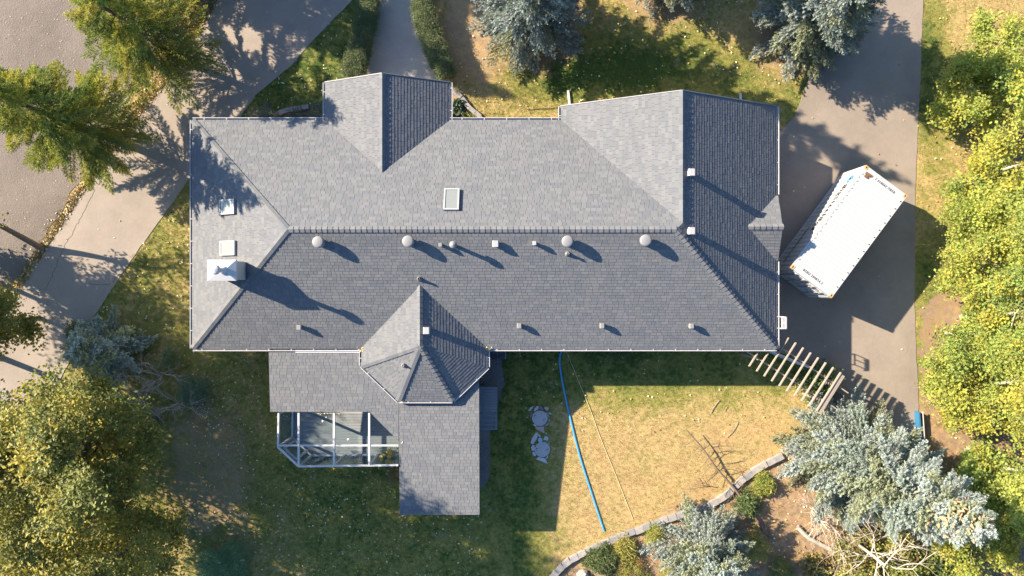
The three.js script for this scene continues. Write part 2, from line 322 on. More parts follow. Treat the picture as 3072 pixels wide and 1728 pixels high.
slope('low_corner', low([[-6.8, 5.83], [-5.4, 7.28], [-5.38, 2.6], [-6.8, 2.6]]), { deep: 0.1, along: V(1, 0, 0) });
slope('low_south', low([[-5.38, 10.87], [-1.56, 10.87], [-1.56, 2.6], [-5.38, 2.6]]), { deep: 0.1 });

// ridge and hip caps
function capLine(A, B, w1, w2, step = 0.24, half = 0.15) {
  const d = B.clone().sub(A), len = d.length(); d.normalize();
  const up = w1.clone().add(w2).negate().normalize(); if (up.y < 0) up.negate();
  const n = Math.max(1, Math.floor(len / step)), L = step * 1.12, pos = [];
  const P = (t, w, lift) => d.clone().multiplyScalar(t).addScaledVector(w, w === up ? 0 : half).addScaledVector(up, lift);
  const lo = 0.058, hi = 0.034, q = [P(0, w1, lo), P(0, up, lo + 0.008), P(0, w2, lo), P(L, w1, hi), P(L, up, hi + 0.008), P(L, w2, hi), P(0, w1, 0), P(0, up, 0), P(0, w2, 0), P(L, w1, 0), P(L, up, 0), P(L, w2, 0)];
  for (const t of [[0, 1, 4], [0, 4, 3], [1, 2, 5], [1, 5, 4], [6, 7, 1], [6, 1, 0], [7, 8, 2], [7, 2, 1], [6, 0, 3], [6, 3, 9], [8, 11, 5], [8, 5, 2]]) for (const k of t) pos.push(q[k].x, q[k].y, q[k].z);
  const g = triangles(pos); g.setAttribute('uv', new THREE.BufferAttribute(new Float32Array(g.attributes.position.count * 2), 2));
  for (let i = 0; i < n; i++) part(house, 'ridge_cap', g, toneMats[Math.floor(rnd() * 6)], A.clone().addScaledVector(d, i * len / n));
}
const S5 = 1 / Math.hypot(1, 0.503), down = (x, z) => V(x * S5, -0.503 * S5, z * S5);
function capHip(A, B, n1, n2) {                         // n1, n2: downhill directions of the two slopes in plan
  const d = B.clone().sub(A).normalize(), wing = (n) => { const w = down(...n), N = new THREE.Vector3().crossVectors(d, w), s = new THREE.Vector3().crossVectors(N, d).normalize(); return s.dot(w) > 0 ? s : s.negate(); };
  capLine(A, B, wing(n1), wing(n2));
}
capHip(V(7.08, RIDGE, -2.525), V(-9.66, RIDGE, -2.525), [0, -1], [0, 1]);
capHip(V(12.42, EAVE + 0.02, 2.82), V(7.08, RIDGE, -2.525), [1, 0], [0, 1]);
capHip(V(-15, EAVE + 0.02, 2.82), V(-9.66, RIDGE, -2.525), [-1, 0], [0, 1]);
capHip(V(-15, EAVE + 0.02, -7.87), V(-9.66, RIDGE, -2.525), [-1, 0], [0, -1]);
capHip(V(GX, GR, GZ), V(GX, GR, -2.82), [1, 0], [-1, 0]);
capHip(V(GX, GR, -2.82), V(7.08, RIDGE, -2.525), [1, 0], [0, -1]);
capHip(V(FX, FR, FZ), V(FX, FR, FB), [1, 0], [-1, 0]);
capHip(V(12.44, 3.73, -2.81), V(10.8, 3.73, -2.81), [0, 1], [0, -1]);
capHip(V(TX, TR, TZ), V(TX, TR, -0.1), [1, 0], [-1, 0]);
capHip(V(-7.05, EAVE + 0.03, 3.65), V(TX, TR, TZ), [-1, 0], [-0.7, 0.7]);
capHip(V(-5.34, EAVE + 0.03, 5.28), V(TX, TR, TZ), [-0.7, 0.7], [0, 1]);
capHip(V(-2.8, EAVE + 0.03, 5.28), V(TX, TR, TZ), [0.7, 0.7], [0, 1]);

// gutters, rake boards, walls
function gutter(a, b, y = EAVE - 0.015) {               // a, b: [x, z]; the outside lies to the left of a -> b seen from above
  const A = V(a[0], y, a[1]), B = V(b[0], y, b[1]), d = B.clone().sub(A), L = d.length(), out = V(d.z, 0, -d.x).normalize();
  const mk = (o0, o1, y0, y1) => { const g = new THREE.BoxGeometry(L + 0.001, y1 - y0, o1 - o0); g.translate(L / 2, (y0 + y1) / 2, (o0 + o1) / 2); return g; };
  const g = merged([mk(0.09, 0.115, -0.1, 0.02), mk(0.0, 0.09, -0.1, -0.09), mk(-0.03, 0.0, -0.16, -0.02)]);
  const m = part(house, 'gutter', g, M.gutter, A); m.rotation.y = Math.atan2(-d.z, d.x);
  const zs = new THREE.Vector3(0, 0, 1).applyEuler(m.rotation); if (zs.dot(out) < 0) { m.rotation.y += Math.PI; m.position.copy(B); }
  for (let t = 0.45; t < L - 0.1; t += 1.05) part(m, 'hanger', box(0.03, 0.012, 0.1, t, 0.012, 0.045), M.gutter);
}
for (const [a, b] of [[[-15.03, 2.85], [-15.03, -7.9]], [[-15.03, -7.9], [-8.78, -7.9]], [[-8.78, -7.9], [-8.78, FZ]], [[-2.92, FZ], [-2.92, -7.9]], [[-2.92, -7.9], [2.3, -7.9]], [[2.3, -7.9], [2.3, GZ]],
  [[12.45, GZ], [12.45, -4.4]], [[12.45, -1.25], [12.45, 2.85]], [[12.45, 2.85], [-1.16, 2.85]], [[-1.16, 2.85], [-1.16, 3.72]], [[-1.16, 3.72], [-2.8, 5.3]], [[-2.8, 5.3], [-5.34, 5.3]], [[-5.34, 5.3], [-7.07, 3.65]], [[-7.07, 3.65], [-7.07, 2.85]], [[-7.07, 2.85], [-15.03, 2.85]]]) gutter(a, b);
{
  const rake = (a, b) => part(house, 'rake_board', bar(a, b, 0.04, 0.16), M.leadGrey);
  rake(V(-8.78, EAVE - 0.05, FZ - 0.012), V(FX, FR - 0.05, FZ - 0.012)); rake(V(-2.92, EAVE - 0.05, FZ - 0.012), V(FX, FR - 0.05, FZ - 0.012));
  rake(V(2.3, EAVE - 0.05, GZ - 0.012), V(GX, GR - 0.05, GZ - 0.012)); rake(V(12.45, EAVE - 0.05, GZ - 0.012), V(GX, GR - 0.05, GZ - 0.012));
  const wall = (poly, y1, y0 = 0) => part(house, 'wall', slab(poly, y1 - y0, 3).translate(0, y1, 0), M.wall);
  wall([[-14.4, -7.3], [11.85, -7.3], [11.85, 2.2], [-14.4, 2.2]], 2.76);
  wall([[-8.2, -9.1], [-3.5, -9.1], [-3.5, -7.32], [-8.2, -7.32]], 2.76);
  wall([[2.9, -8.1], [11.83, -8.1], [11.83, -7.32], [2.9, -7.32]], 2.76);
  wall([[-6.6, 2.22], [-6.6, 3.45], [-5.15, 4.85], [-3.0, 4.85], [-1.65, 3.55], [-1.65, 2.22]], 2.78);
  wall([[-5.1, 4.87], [-1.85, 4.87], [-1.85, 10.55], [-5.1, 10.55]], 2.16);
  const gable = (x0, x1, xr, y0, y1, z) => { const s = new THREE.Shape([new THREE.Vector2(x0, y0), new THREE.Vector2(x1, y0), new THREE.Vector2(xr, y1)]); part(house, 'gable_wall', new THREE.ExtrudeGeometry(s, { depth: 0.1, bevelEnabled: false }).translate(0, 0, z), M.wall); };
  gable(-8.2, -3.5, FX, 2.77, 3.88, -9.09); gable(2.95, 11.8, GX, 2.77, 5.1, -8.09);
  // openings under the eaves
  const opening = (name, w, h, x, y, z, turn) => { const f = part(house, name, merged([box(w, 0.08, 0.09, 0, h / 2, 0), box(w, 0.08, 0.09, 0, -h / 2, 0), box(0.08, h - 0.08, 0.09, -w / 2 + 0.04, 0, 0), box(0.08, h - 0.08, 0.09, w / 2 - 0.04, 0, 0)]), M.white, V(x, y, z)); f.rotation.y = turn; part(f, 'pane', box(w - 0.14, h - 0.06, 0.03), M.darkGlass); };
  for (const x of [-12.5, -10, 0, 1.7]) opening('window', 1.4, 1.2, x, 1.5, -7.32, 0);
  opening('window', 1.8, 1.3, -5.85, 1.5, -9.12, 0);
  for (const x of [-13, -9.5, 1.5, 4.5, 8]) opening('window', 1.6, 1.3, x, 1.4, 2.22, 0);
  for (const z of [-5, 0.5]) opening('window', 1.4, 1.2, -14.42, 1.5, z, Math.PI / 2);
  opening('door', 0.95, 2.1, -1.83, 1.3, 5.6, Math.PI / 2);
  for (const z of [-6.2, -2.8, 0.4]) { const d = part(house, 'garage_door', box(0.06, 2.15, 2.6), M.white, V(11.87, 1.09, z)); for (let k = 1; k < 4; k++) part(d, 'panel', box(0.02, 0.46, 2.5, 0.035, -1.06 + 0.53 * k - 0.2, 0), M.white); }
  // small open gable wall of the east dormer and metal step flashing above the low roof
  const s = new THREE.Shape([new THREE.Vector2(-1.5, 2.7), new THREE.Vector2(1.5, 2.7), new THREE.Vector2(0, 3.55)]);
  const g = part(house, 'gable_wall', new THREE.ExtrudeGeometry(s, { depth: 0.06, bevelEnabled: false }), M.wall, V(12.25, 0, -2.81)); g.rotation.y = Math.PI / 2;
  part(house, 'flashing', boxIn(-10.2, -7.2, 2.815, 2.85, 2.93, 3.05), M.gutter);
  part(house, 'flashing', bar(V(-1.62, 2.76, 4.05), V(-2.85, 2.72, 5.25), 0.12, 0.05), M.gutter);
}
// things fixed on the roof
function onRoof(key, px, py, lift = 0) {                // where the line of sight to that spot meets the roof plane raised by lift
  const { o, n } = roofPlanes[key], c = V(0, CAM_H, 0), dir = at(px, py).sub(c), p0 = o.clone().setY(o.y + lift), t = p0.sub(c).dot(n) / dir.dot(n);
  const p = c.addScaledVector(dir, t); p.y -= lift; return p;
}
function fixture(name, p) { const g = new THREE.Group(); g.name = name; g.position.copy(p); house.add(g); return g; }
const lathe = (pts, n = 24) => new THREE.LatheGeometry(pts.map(([x, y]) => new THREE.Vector2(x, y)), n);
for (const [px, py] of [[954, 726], [1224, 724], [1703, 724], [1938, 721]]) {
  const g = fixture('round_roof_vent', onRoof('main_south', px, py, 0.45));
  part(g, 'collar', lathe([[0.19, -0.16], [0.17, 0.36]]), M.metalGrey);
  part(g, 'cap', lathe([[0.165, 0.3], [0.25, 0.3], [0.255, 0.33], [0.255, 0.45], [0.24, 0.475], [0.215, 0.48], [0.2, 0.5], [0.1, 0.515], [0, 0.52]]), M.metalGrey);
}
function boxVent(key, px, py, w, h, mat, lift) {
  const g = fixture('box_roof_vent', onRoof(key, px, py, lift ?? h));
  part(g, 'collar', box(w * 0.75, h, w * 0.75, 0, h / 2 - 0.12, 0), mat);
  const e = new THREE.Shape([new THREE.Vector2(-w / 2, 0), new THREE.Vector2(w / 2, 0), new THREE.Vector2(w / 2, 0.1), new THREE.Vector2(w * 0.36, 0.15), new THREE.Vector2(-w * 0.36, 0.15), new THREE.Vector2(-w / 2, 0.1)]);
  part(g, 'hood', new THREE.ExtrudeGeometry(e, { depth: w, bevelEnabled: false }).translate(0, h - 0.15, -w / 2), mat);
  return g;
}
boxVent('main_south', 1487, 731, 0.28, 0.3, M.ventWhite); boxVent('east', 2077, 692, 0.3, 0.5, M.ventWhite); boxVent('east', 2077, 516, 0.3, 0.5, M.ventWhite); boxVent('bay_east', 1279, 992, 0.3, 0.5, M.ventWhite);
for (const [px, py] of [[896, 982], [1558, 977], [1807, 977], [2076, 978]]) boxVent('main_south', px, py, 0.22, 0.32, M.metalGrey);
boxVent('main_south', 1321, 734, 0.16, 0.34, M.metalGrey); boxVent('main_south', 1604, 729, 0.17, 0.34, M.ventWhite);
for (const [key, px, py, mat] of [['main_south', 1256, 836, M.leadGrey], ['main_south', 1704, 760, M.white], ['bay_southwest', 1209, 1097, M.white]]) {
  const g = fixture('plumbing_vent', onRoof(key, px, py, 0.25));
  part(g, 'flashing_collar', lathe([[0.13, -0.06], [0.09, 0.1], [0.075, 0.14]]), M.leadGrey);
  part(g, 'pipe', lathe([[0.055, -0.1], [0.055, 0.3], [0.038, 0.3], [0.038, 0.1]], 16), mat);
  part(g, 'bore', new THREE.CircleGeometry(0.038, 16).rotateX(-Math.PI / 2).translate(0, 0.12, 0), M.black);
}
{
  const g = fixture('flue_vent', onRoof('main_south', 1359, 734, 0.7));
  part(g, 'pipe', lathe([[0.085, -0.12], [0.085, 0.66]], 18), M.metalGrey);
  part(g, 'cap', lathe([[0.09, 0.6], [0.155, 0.62], [0.16, 0.7], [0.12, 0.77], [0, 0.8]], 20), M.metalGrey);
}
function skylight(key, cx, cz, w, d) {                  // w along x, d along z, in plan
  const { o, n } = roofPlanes[key], y = o.y - (n.x * (cx - o.x) + n.z * (cz - o.z)) / n.y, g = fixture('skylight', V(cx, y, cz));
  g.quaternion.setFromUnitVectors(V(0, 1, 0), n);
  const t = 0.07, h = 0.16;
  part(g, 'frame', merged([box(w, h, t, 0, h / 2 - 0.03, -d / 2 + t / 2), box(w, h, t, 0, h / 2 - 0.03, d / 2 - t / 2), box(t, h, d - 2 * t, -w / 2 + t / 2, h / 2 - 0.03, 0), box(t, h, d - 2 * t, w / 2 - t / 2, h / 2 - 0.03, 0)]), M.ventWhite);
  part(g, 'pane', box(w - 2 * t - 0.002, 0.03, d - 2 * t - 0.002, 0, h - 0.07, 0), M.dome);
}
skylight('main_north', -2.66, -3.86, 0.68, 1.12); skylight('main_west', -12.88, -3.68, 0.95, 0.68); skylight('main_west', -12.85, -1.81, 0.95, 0.66);
{
  const g = fixture('chimney', V(-12.46, 3.7, -0.76)), top = 5.7 - 3.7;
  part(g, 'chase', boxIn(-0.58, 0.58, -0.1, top, -0.4, 0.4), std(RGB(0.42, 0.4, 0.385), 0.8, { bumpMap: bumpy(60), bumpScale: 0.003 }));
  const w = 0.62, d = 0.45, y = top, P = [[-w, y, -d], [w, y, -d], [w, y, d], [-w, y, d], [-0.12, y + 0.17, -0.1], [0.3, y + 0.17, -0.1], [0.3, y + 0.17, 0.1], [-0.12, y + 0.17, 0.1], [-w, y - 0.12, -d], [w, y - 0.12, -d], [w, y - 0.12, d], [-w, y - 0.12, d]], pos = [];
  for (const [a, b, c, e] of [[0, 4, 5, 1], [1, 5, 6, 2], [2, 6, 7, 3], [3, 7, 4, 0], [4, 7, 6, 5], [0, 1, 9, 8], [1, 2, 10, 9], [2, 3, 11, 10], [3, 0, 8, 11], [8, 9, 10, 11]]) for (const k of [a, b, c, a, c, e]) pos.push(...P[k]);
  part(g, 'cap', triangles(pos), M.white);
  const fl = part(g, 'flue', lathe([[0.11, 0], [0.11, 0.85]], 20), M.white, V(0.13, top + 0.12, 0));
  part(fl, 'storm_collar', lathe([[0.11, 0.16], [0.18, 0.06], [0.19, 0.06]], 20), M.white);
  part(fl, 'rain_cap', lathe([[0.12, 0.72], [0.2, 0.74], [0.21, 0.86], [0.15, 0.93], [0, 0.96]], 24), M.white);
}
// white open frame on the east eave
{
  const t = thing('eave_bracket', 'open white slatted box frame sticking out from the east eave', 'bracket', V(12.6, 2.9, 1.62));
  const e = 0.035;
  part(t, 'frame', merged([...[-0.27, 0, 0.27].map((z) => box(e, 0.42, e, 0.13, 0.21, z)), box(e, e, 0.54 + e, 0.13, 0.42, 0), box(e, e, 0.54 + e, 0.13, 0.0, 0), ...[-0.27, 0.27].map((z) => box(0.26, e, e, 0, 0.42, z)), ...[-0.27, 0.27].map((z) => box(0.26, e, e, 0, 0, z))]), M.white);
  for (let k = 0; k < 4; k++) part(t, 'slat', box(0.03, 0.015, 0.56, -0.1 + 0.06 * k, 0.445, 0), M.white);
}

// ------------------------------------------------------------------ glazed porch and its deck
{
  const t = thing('glazed_porch', 'white framed glass roofed porch on a grey deck behind the house', 'porch');
  const H = 2.46, A = [-11.12, 5.98], B = [-11.15, 7.58], C = [-10.16, 8.5], D = [-5.42, 8.44], beamZ = 7.5, f = 0.055;
  const P = ([x, z], y = H) => V(x, y, z), rail = (a, b, y = H, w = 0.08, h = 0.1, name = 'roof_bar') => part(t, name, bar(P(a, y), P(b, y), w, h), M.white);
  rail([-11.12, 5.93], B); rail(B, C); rail(C, D); rail([B[0], beamZ], [D[0], beamZ], H - 0.012, 0.075, 0.1);
  for (const [x, z1] of [[-10.16, 8.5], [-8.48, 8.48], [-6.8, 8.46]]) rail([x, 5.93], [x, z1], H + 0.012, 0.09, 0.1);
  for (const [x, z] of [A, B, C, [-8.48, 8.48], [-6.8, 8.46], [-5.25, 8.44]]) part(t, 'post', boxIn(x - f, x + f, 0.3, H - 0.06, z - f, z + f), M.white);
  for (const y of [0.36]) { rail(A, B, y, 0.09, 0.1, 'sill_rail'); rail(B, C, y, 0.09, 0.1, 'sill_rail'); rail(C, D, y, 0.09, 0.1, 'sill_rail'); }
  part(t, 'door_frame', merged([bar(V(-10.95, 0.42, 7.68), V(-10.95, 2.2, 7.68), 0.09, 0.09), bar(V(-10.36, 0.42, 8.22), V(-10.36, 2.2, 8.22), 0.09, 0.09), bar(V(-10.95, 2.2, 7.68), V(-10.36, 2.2, 8.22), 0.08, 0.09)]), M.white);
  const xs = [-11.08, -10.2, -8.52, -6.84, -5.28], y = H + 0.02;
  for (let i = 0; i < 4; i++) {
    const x0 = xs[i] + 0.06, x1 = xs[i + 1] - 0.02;
    part(t, 'roof_pane', boxIn(x0, x1, y - 0.004, y + 0.004, 5.96, beamZ - 0.05), M.glass);
    if (i) part(t, 'roof_pane', boxIn(x0, x1, y - 0.004, y + 0.004, beamZ + 0.05, 8.4), M.glass);
    else { const s = slab([[-11.06, beamZ + 0.06], [-10.22, beamZ + 0.06], [-10.22, 8.36]], 0.008, 1).translate(0, y + 0.004, 0); part(t, 'roof_pane', s, M.glass); }
  }
  for (const [a, b] of [[A, B], [B, C], [C, [-8.48, 8.48]], [[-8.48, 8.48], [-6.8, 8.46]], [[-6.8, 8.46], [-5.3, 8.44]]]) part(t, 'wall_pane', bar(P(a, 1.36), P(b, 1.36), 0.008, 1.8), M.glass);
  const d = thing('porch_deck', 'grey plank deck floor inside the glazed porch', 'deck');
  for (let z = 3.0; z < 8.5; z += 0.143) { const cut = z < 7.55 ? -11.2 : -11.2 + (z - 7.55) * 1.05; part(d, 'deck_board', boxIn(cut, -5.12, 0.255, 0.295, z, z + 0.136), M.greyBoard); }
  part(d, 'joist_frame', boxIn(-11, -5.15, 0.05, 0.25, 3.1, 7.5), M.deck);
}
// ------------------------------------------------------------------ steps, condenser, downspouts, gravel-side clutter
{
  const t = thing('deck_steps', 'blue grey timber steps down from the side of the low roofed room', 'steps');
  for (let k = 0; k < 9; k++) part(t, 'landing_board', boxIn(-1.8, -0.74, 0.56, 0.6, 4.98 + 0.143 * k, 4.98 + 0.143 * k + 0.137), M.stepBoard);
  for (let s = 0; s < 4; s++) for (let k = 0; k < 2; k++) part(t, 'tread', boxIn(-1.8, -0.74, 0.43 - 0.14 * s, 0.465 - 0.14 * s, 6.29 + 0.25 * s + 0.12 * k, 6.29 + 0.25 * s + 0.12 * k + 0.113), M.stepBoard);
  for (const x of [-1.78, -0.82]) { part(t, 'stringer', bar(V(x, 0.46, 6.26), V(x, -0.02, 7.2), 0.05, 0.2), M.stepBoard); part(t, 'post', boxIn(x - 0.02, x + 0.06, 0, 0.555, 5.0, 5.08), M.stepBoard); }
}
{
  const t = thing('air_conditioner', 'dark square condenser unit tucked under the bay eave', 'condenser', V(-0.72, 0, 3.25));
  part(t, 'casing', boxIn(-0.36, 0.36, 0.05, 0.78, -0.32, 0.32), M.metalDark);
  part(t, 'fan_guard', merged([...[0.08, 0.15, 0.22, 0.28].map((r) => new THREE.TorusGeometry(r, 0.006, 5, 24).rotateX(Math.PI / 2)), box(0.56, 0.012, 0.02), box(0.02, 0.012, 0.56)]).translate(0, 0.8, 0), M.leadGrey);
  part(t, 'pad', boxIn(-0.42, 0.42, 0.0, 0.048, -0.38, 0.38), M.concrete);
}
{
  const t = thing('wire_rack', 'small white wire rack standing by the bay wall', 'rack', V(-1.5, 0, 4.35));
  for (const x of [-0.06, 0.06]) part(t, 'upright', rod(V(x, 0, 0), V(x, 1.1, 0.1), 0.008, 0.008), M.white);
  part(t, 'cross_bar', rod(V(-0.06, 1.1, 0.1), V(0.06, 1.1, 0.1), 0.008, 0.008), M.white);
}
function downspout(px, py, px2, py2, label) {
  const t = thing('downspout_extension', label, 'downspout'), a = at(px, py, 0.06), b = at(px2, py2, 0.12);
  part(t, 'pipe', bar(a, b, 0.11, 0.08), M.white); part(t, 'strap', bar(a.clone().lerp(b, 0.8), a.clone().lerp(b, 0.86), 0.125, 0.095), M.metalGrey);
}
downspout(1704, 272, 1716, 385, 'white downspout pipe on the lawn by the west corner of the garage gable');
downspout(2221, 280, 2226, 385, 'short white downspout pipe on the lawn near the east corner of the garage gable');

// ------------------------------------------------------------------ shipping container on the side driveway
{
  const t = thing('shipping_container', 'white corrugated steel shipping container standing askew on the side driveway', 'container', V(15.99, 0.024, -2.68), Math.atan2(-0.804, -0.595));
  const L = 6.06, W = 2.44, H = 2.59, B = 0.1, paint = std(RGB(0.43, 0.435, 0.44), 0.5), tan = std(RGB(0.5, 0.32, 0.14), 0.8, { map: speckled([0.95, 0.9, 0.85], 0.4, 0.2) });
  // trapezoid corrugation: a strip of quads along one axis, pushed in and out along another
  const corrugated = (len, pitch, depth, place) => {
    const prof = []; for (let x = 0; x < len - 1e-6; x += pitch) for (const [f, d] of [[0, 0], [0.3, 0], [0.5, 1], [0.8, 1]]) prof.push([Math.min(len, x + f * pitch), d * depth]);
    prof.push([len, 0]); const pos = [];
    for (let i = 0; i + 1 < prof.length; i++) { const [a, da] = prof[i], [b, db] = prof[i + 1], q = [place(a, da, 0), place(b, db, 0), place(b, db, 1), place(a, da, 1)]; for (const k of [0, 1, 2, 0, 2, 3]) pos.push(...q[k]); }
    return triangles(pos);
  };
  const x0 = -L / 2, x1 = L / 2, z0 = -W / 2, z1 = W / 2;
  part(t, 'side_panel', corrugated(L - 0.3, 0.28, 0.036, (s, d, e) => [x0 + 0.15 + s, B + 0.14 + e * (H - B - 0.2), z1 - 0.012 - d]), paint);
  part(t, 'side_panel', corrugated(L - 0.3, 0.28, 0.036, (s, d, e) => [x0 + 0.15 + s, B + 0.14 + e * (H - B - 0.2), z0 + 0.012 + d]), paint);
  part(t, 'end_panel', corrugated(W - 0.3, 0.25, 0.045, (s, d, e) => [x0 + 0.015 + d, B + 0.14 + e * (H - B - 0.2), z0 + 0.15 + s]), paint);
  part(t, 'roof_panel', corrugated(L - 0.8, 0.21, 0.02, (s, d, e) => [x0 + 0.4 + s, H - 0.045 + d, z0 + 0.07 + e * (W - 0.14)]), paint);
  for (const s of [-1, 1]) part(t, 'roof_end_sheet', box(0.36, 0.02, W - 0.14, s * (L / 2 - 0.22), H - 0.035, 0), paint);
  for (const z of [z0 + 0.04, z1 - 0.04]) { part(t, 'top_rail', box(L - 0.34, 0.07, 0.075, 0, H - 0.06, z), paint); part(t, 'bottom_rail', box(L - 0.34, 0.14, 0.07, 0, B + 0.07, z), paint); }
  for (const x of [x0 + 0.06, x1 - 0.06]) { part(t, 'end_header', box(0.1, 0.11, W - 0.3, x, H - 0.07, 0), paint); part(t, 'end_sill', box(0.1, 0.14, W - 0.3, x, B + 0.07, 0), paint); for (const z of [z0 + 0.07, z1 - 0.07]) part(t, 'corner_post', box(0.12, H - B - 0.24, 0.13, x, (H + B) / 2, z), paint); }
  for (const x of [x0 + 0.089, x1 - 0.089]) for (const z of [z0 + 0.081, z1 - 0.081]) for (const y of [B + 0.059, H - 0.059]) {
    const c = part(t, 'corner_casting', box(0.178, 0.118, 0.162), tan, V(x, y, z));
    if (y > 1) part(c, 'lock_hole', new THREE.CylinderGeometry(0.032, 0.032, 0.012, 14).scale(1.5, 1, 1).translate(0, 0.056, 0), M.black);
  }
  for (const s of [-1, 1]) {
    const d = part(t, 'door_leaf', box(0.05, H - B - 0.28, W / 2 - 0.16), paint, V(x1 - 0.055, (H + B) / 2, s * (W / 4 - 0.065)));
    for (let k = 0; k < 4; k++) part(d, 'door_rib', box(0.035, 0.3, W / 2 - 0.36, 0.035, -0.86 + 0.57 * k, 0), paint);
    for (const z of [-0.28, 0.2]) { part(d, 'lock_rod', rod(V(0.085, -1.08, s * z), V(0.085, 1.09, s * z), 0.018, 0.018, 10), M.metalGrey); part(d, 'rod_keeper', merged([-0.95, -0.2, 0.95].map((y) => box(0.07, 0.07, 0.1, 0.06, y, s * z))), paint); part(d, 'handle', box(0.03, 0.03, 0.4, 0.11, -0.25, s * z + 0.15), M.metalGrey); }
    part(t, 'roof_eyelets', merged(Array.from({ length: 13 }, (_, k) => box(0.05, 0.02, 0.06, -2.6 + 0.42 * k, H - 0.018, s * (W / 2 - 0.09)))), s < 0 ? M.black : paint);
  }
  // lettering
  const font = await new FontLoader().loadAsync('fonts/droid/droid_sans_bold.typeface.json'), ink = std(RGB(0.02, 0.02, 0.022), 0.7), blue = std(RGB(0.01, 0.25, 0.62), 0.6);
  const text = (name, str, size, mat, place) => { const g = new TextGeometry(str, { font, size, depth: 0.003, curveSegments: 3 }); g.computeBoundingBox(); const m = part(t, name, g, mat); place(m, g.boundingBox.max.x); return m; };
  text('side_lettering', 'BigSteelBox', 0.36, ink, (m) => m.position.set(x0 + 0.95, 1.62, z1 - 0.009));
  text('side_address', 'bigsteelbox.com', 0.2, ink, (m) => m.position.set(x0 + 3.45, 1.05, z1 - 0.009));
  const ring = part(t, 'side_emblem', new THREE.TorusGeometry(0.17, 0.05, 6, 28).scale(1, 1, 0.08), blue, V(x0 + 0.66, 1.8, z1 - 0.009)); part(ring, 'emblem_centre', box(0.13, 0.13, 0.006), ink);
  text('roof_code', 'BSBU 299814 2', 0.12, ink, (m, w) => { m.rotation.set(-Math.PI / 2, 0, 0); m.rotation.order = 'YXZ'; m.rotation.y = -Math.PI / 2; m.position.set(x0 + 0.2, H - 0.024, -w / 2 - 0.1); });
  text('roof_code', 'BSBU 299814 2', 0.12, ink, (m, w) => { m.rotation.order = 'YXZ'; m.rotation.set(-Math.PI / 2, Math.PI / 2, 0); m.position.set(x1 - 0.24, H - 0.024, w / 2 + 0.1); });
  // grime streaks lie in the roof sheet's own colour; a heap of leaf debris sits on the corner
  const r = random(71), pos = [];
  for (let k = 0; k < 160; k++) { const a = r() * 6.28, d = 0.11 * Math.sqrt(r()), q = 1 + 0.5 * Math.sin(3 * a + 1) + 0.3 * Math.sin(5 * a), cx = Math.cos(a) * d * 1.2 * q, cz = Math.sin(a) * d * 0.9 * q, y = 0.03 * r() * (1.2 - d / 0.12), b = r() * 6.28, s = 0.035 + 0.03 * r(); for (let e = 0; e < 3; e++) pos.push(cx + s * Math.cos(b + 2.09 * e), y + 0.012 * r(), cz + s * Math.sin(b + 2.09 * e)); }
  solo('debris_clump', 'clump of brown leaf debris on the north corner of the container roof', 'debris', triangles(pos), std(RGB(0.16, 0.09, 0.05), 1), at(2604, 526, 2.6).setY(2.6));
}

// ------------------------------------------------------------------ pergola, gate, barrier
{
  const t = thing('pergola', 'weathered timber pergola with slanting rafters at the corner of the garage', 'pergola'), h = 2.5;
  const Z = (u, v, y) => at(2200 + 0.30364 * u, 960 + 0.30364 * v, y);
  for (let i = 0; i < 10; i++) { const u = 155 + 74 * i, v = 458 + 49 * i; part(t, 'rafter', bar(Z(u, v, 2.62), Z(u + 240, v - 381, 2.62), 0.042, 0.15), M.timber); }
  const wide = part(t, 'rafter', bar(Z(845, 925, 2.62), Z(1082, 545, 2.62), 0.2, 0.05), M.timber);
  wide.userData.label = 'wide rafter board turned flat at the end of the pergola';
  for (const [a, b, c, d] of [[140, 315, 1090, 925], [420, 236, 1130, 720]]) part(t, 'beam', bar(Z(a, b, 2.44), Z(c, d, 2.44), 0.05, 0.15), M.timber);
  for (const [u, v] of [[250, 386], [900, 803], [560, 333], [1020, 647]]) { const p = Z(u, v, 2.4); part(t, 'post', boxIn(p.x - 0.05, p.x + 0.05, 0, 2.36, p.z - 0.05, p.z + 0.05), M.timber); }
}
{
  const a = at(2310, 1052, 1.5), b = at(2427, 1102, 1.5), t = thing('garden_gate', 'white garden gate standing under the pergola by the driveway', 'gate');
  part(t, 'top_rail', bar(a, b, 0.1, 0.06), M.white); part(t, 'bottom_rail', bar(a.clone().setY(0.2), b.clone().setY(0.2), 0.06, 0.08), M.white);
  for (let k = 0; k <= 10; k++) { const p = a.clone().lerp(b, 0.03 + 0.094 * k); part(t, 'picket', boxIn(p.x - 0.035, p.x + 0.035, 0.02, 1.468, p.z - 0.012, p.z + 0.012), M.white); }
}
{
  const t = thing('blue_barrier', 'blue painted board barrier at the end of the side driveway', 'barrier'), a = at(2757, 1236, 0.4), b = at(2763, 1328, 0.4);
  part(t, 'board', bar(a.clone().setY(0.22), b.clone().setY(0.22), 0.07, 0.42), M.bluePaint);
  part(t, 'rail', bar(a.clone().add(V(0.24, -0.1, 0)), b.clone().add(V(0.24, -0.1, 0)), 0.05, 0.05), M.white);
  for (const k of [0.08, 0.92]) { const p = a.clone().lerp(b, k); part(t, 'foot', boxIn(p.x - 0.03, p.x + 0.28, 0.0, 0.27, p.z - 0.03, p.z + 0.03), M.metalDark); }
}
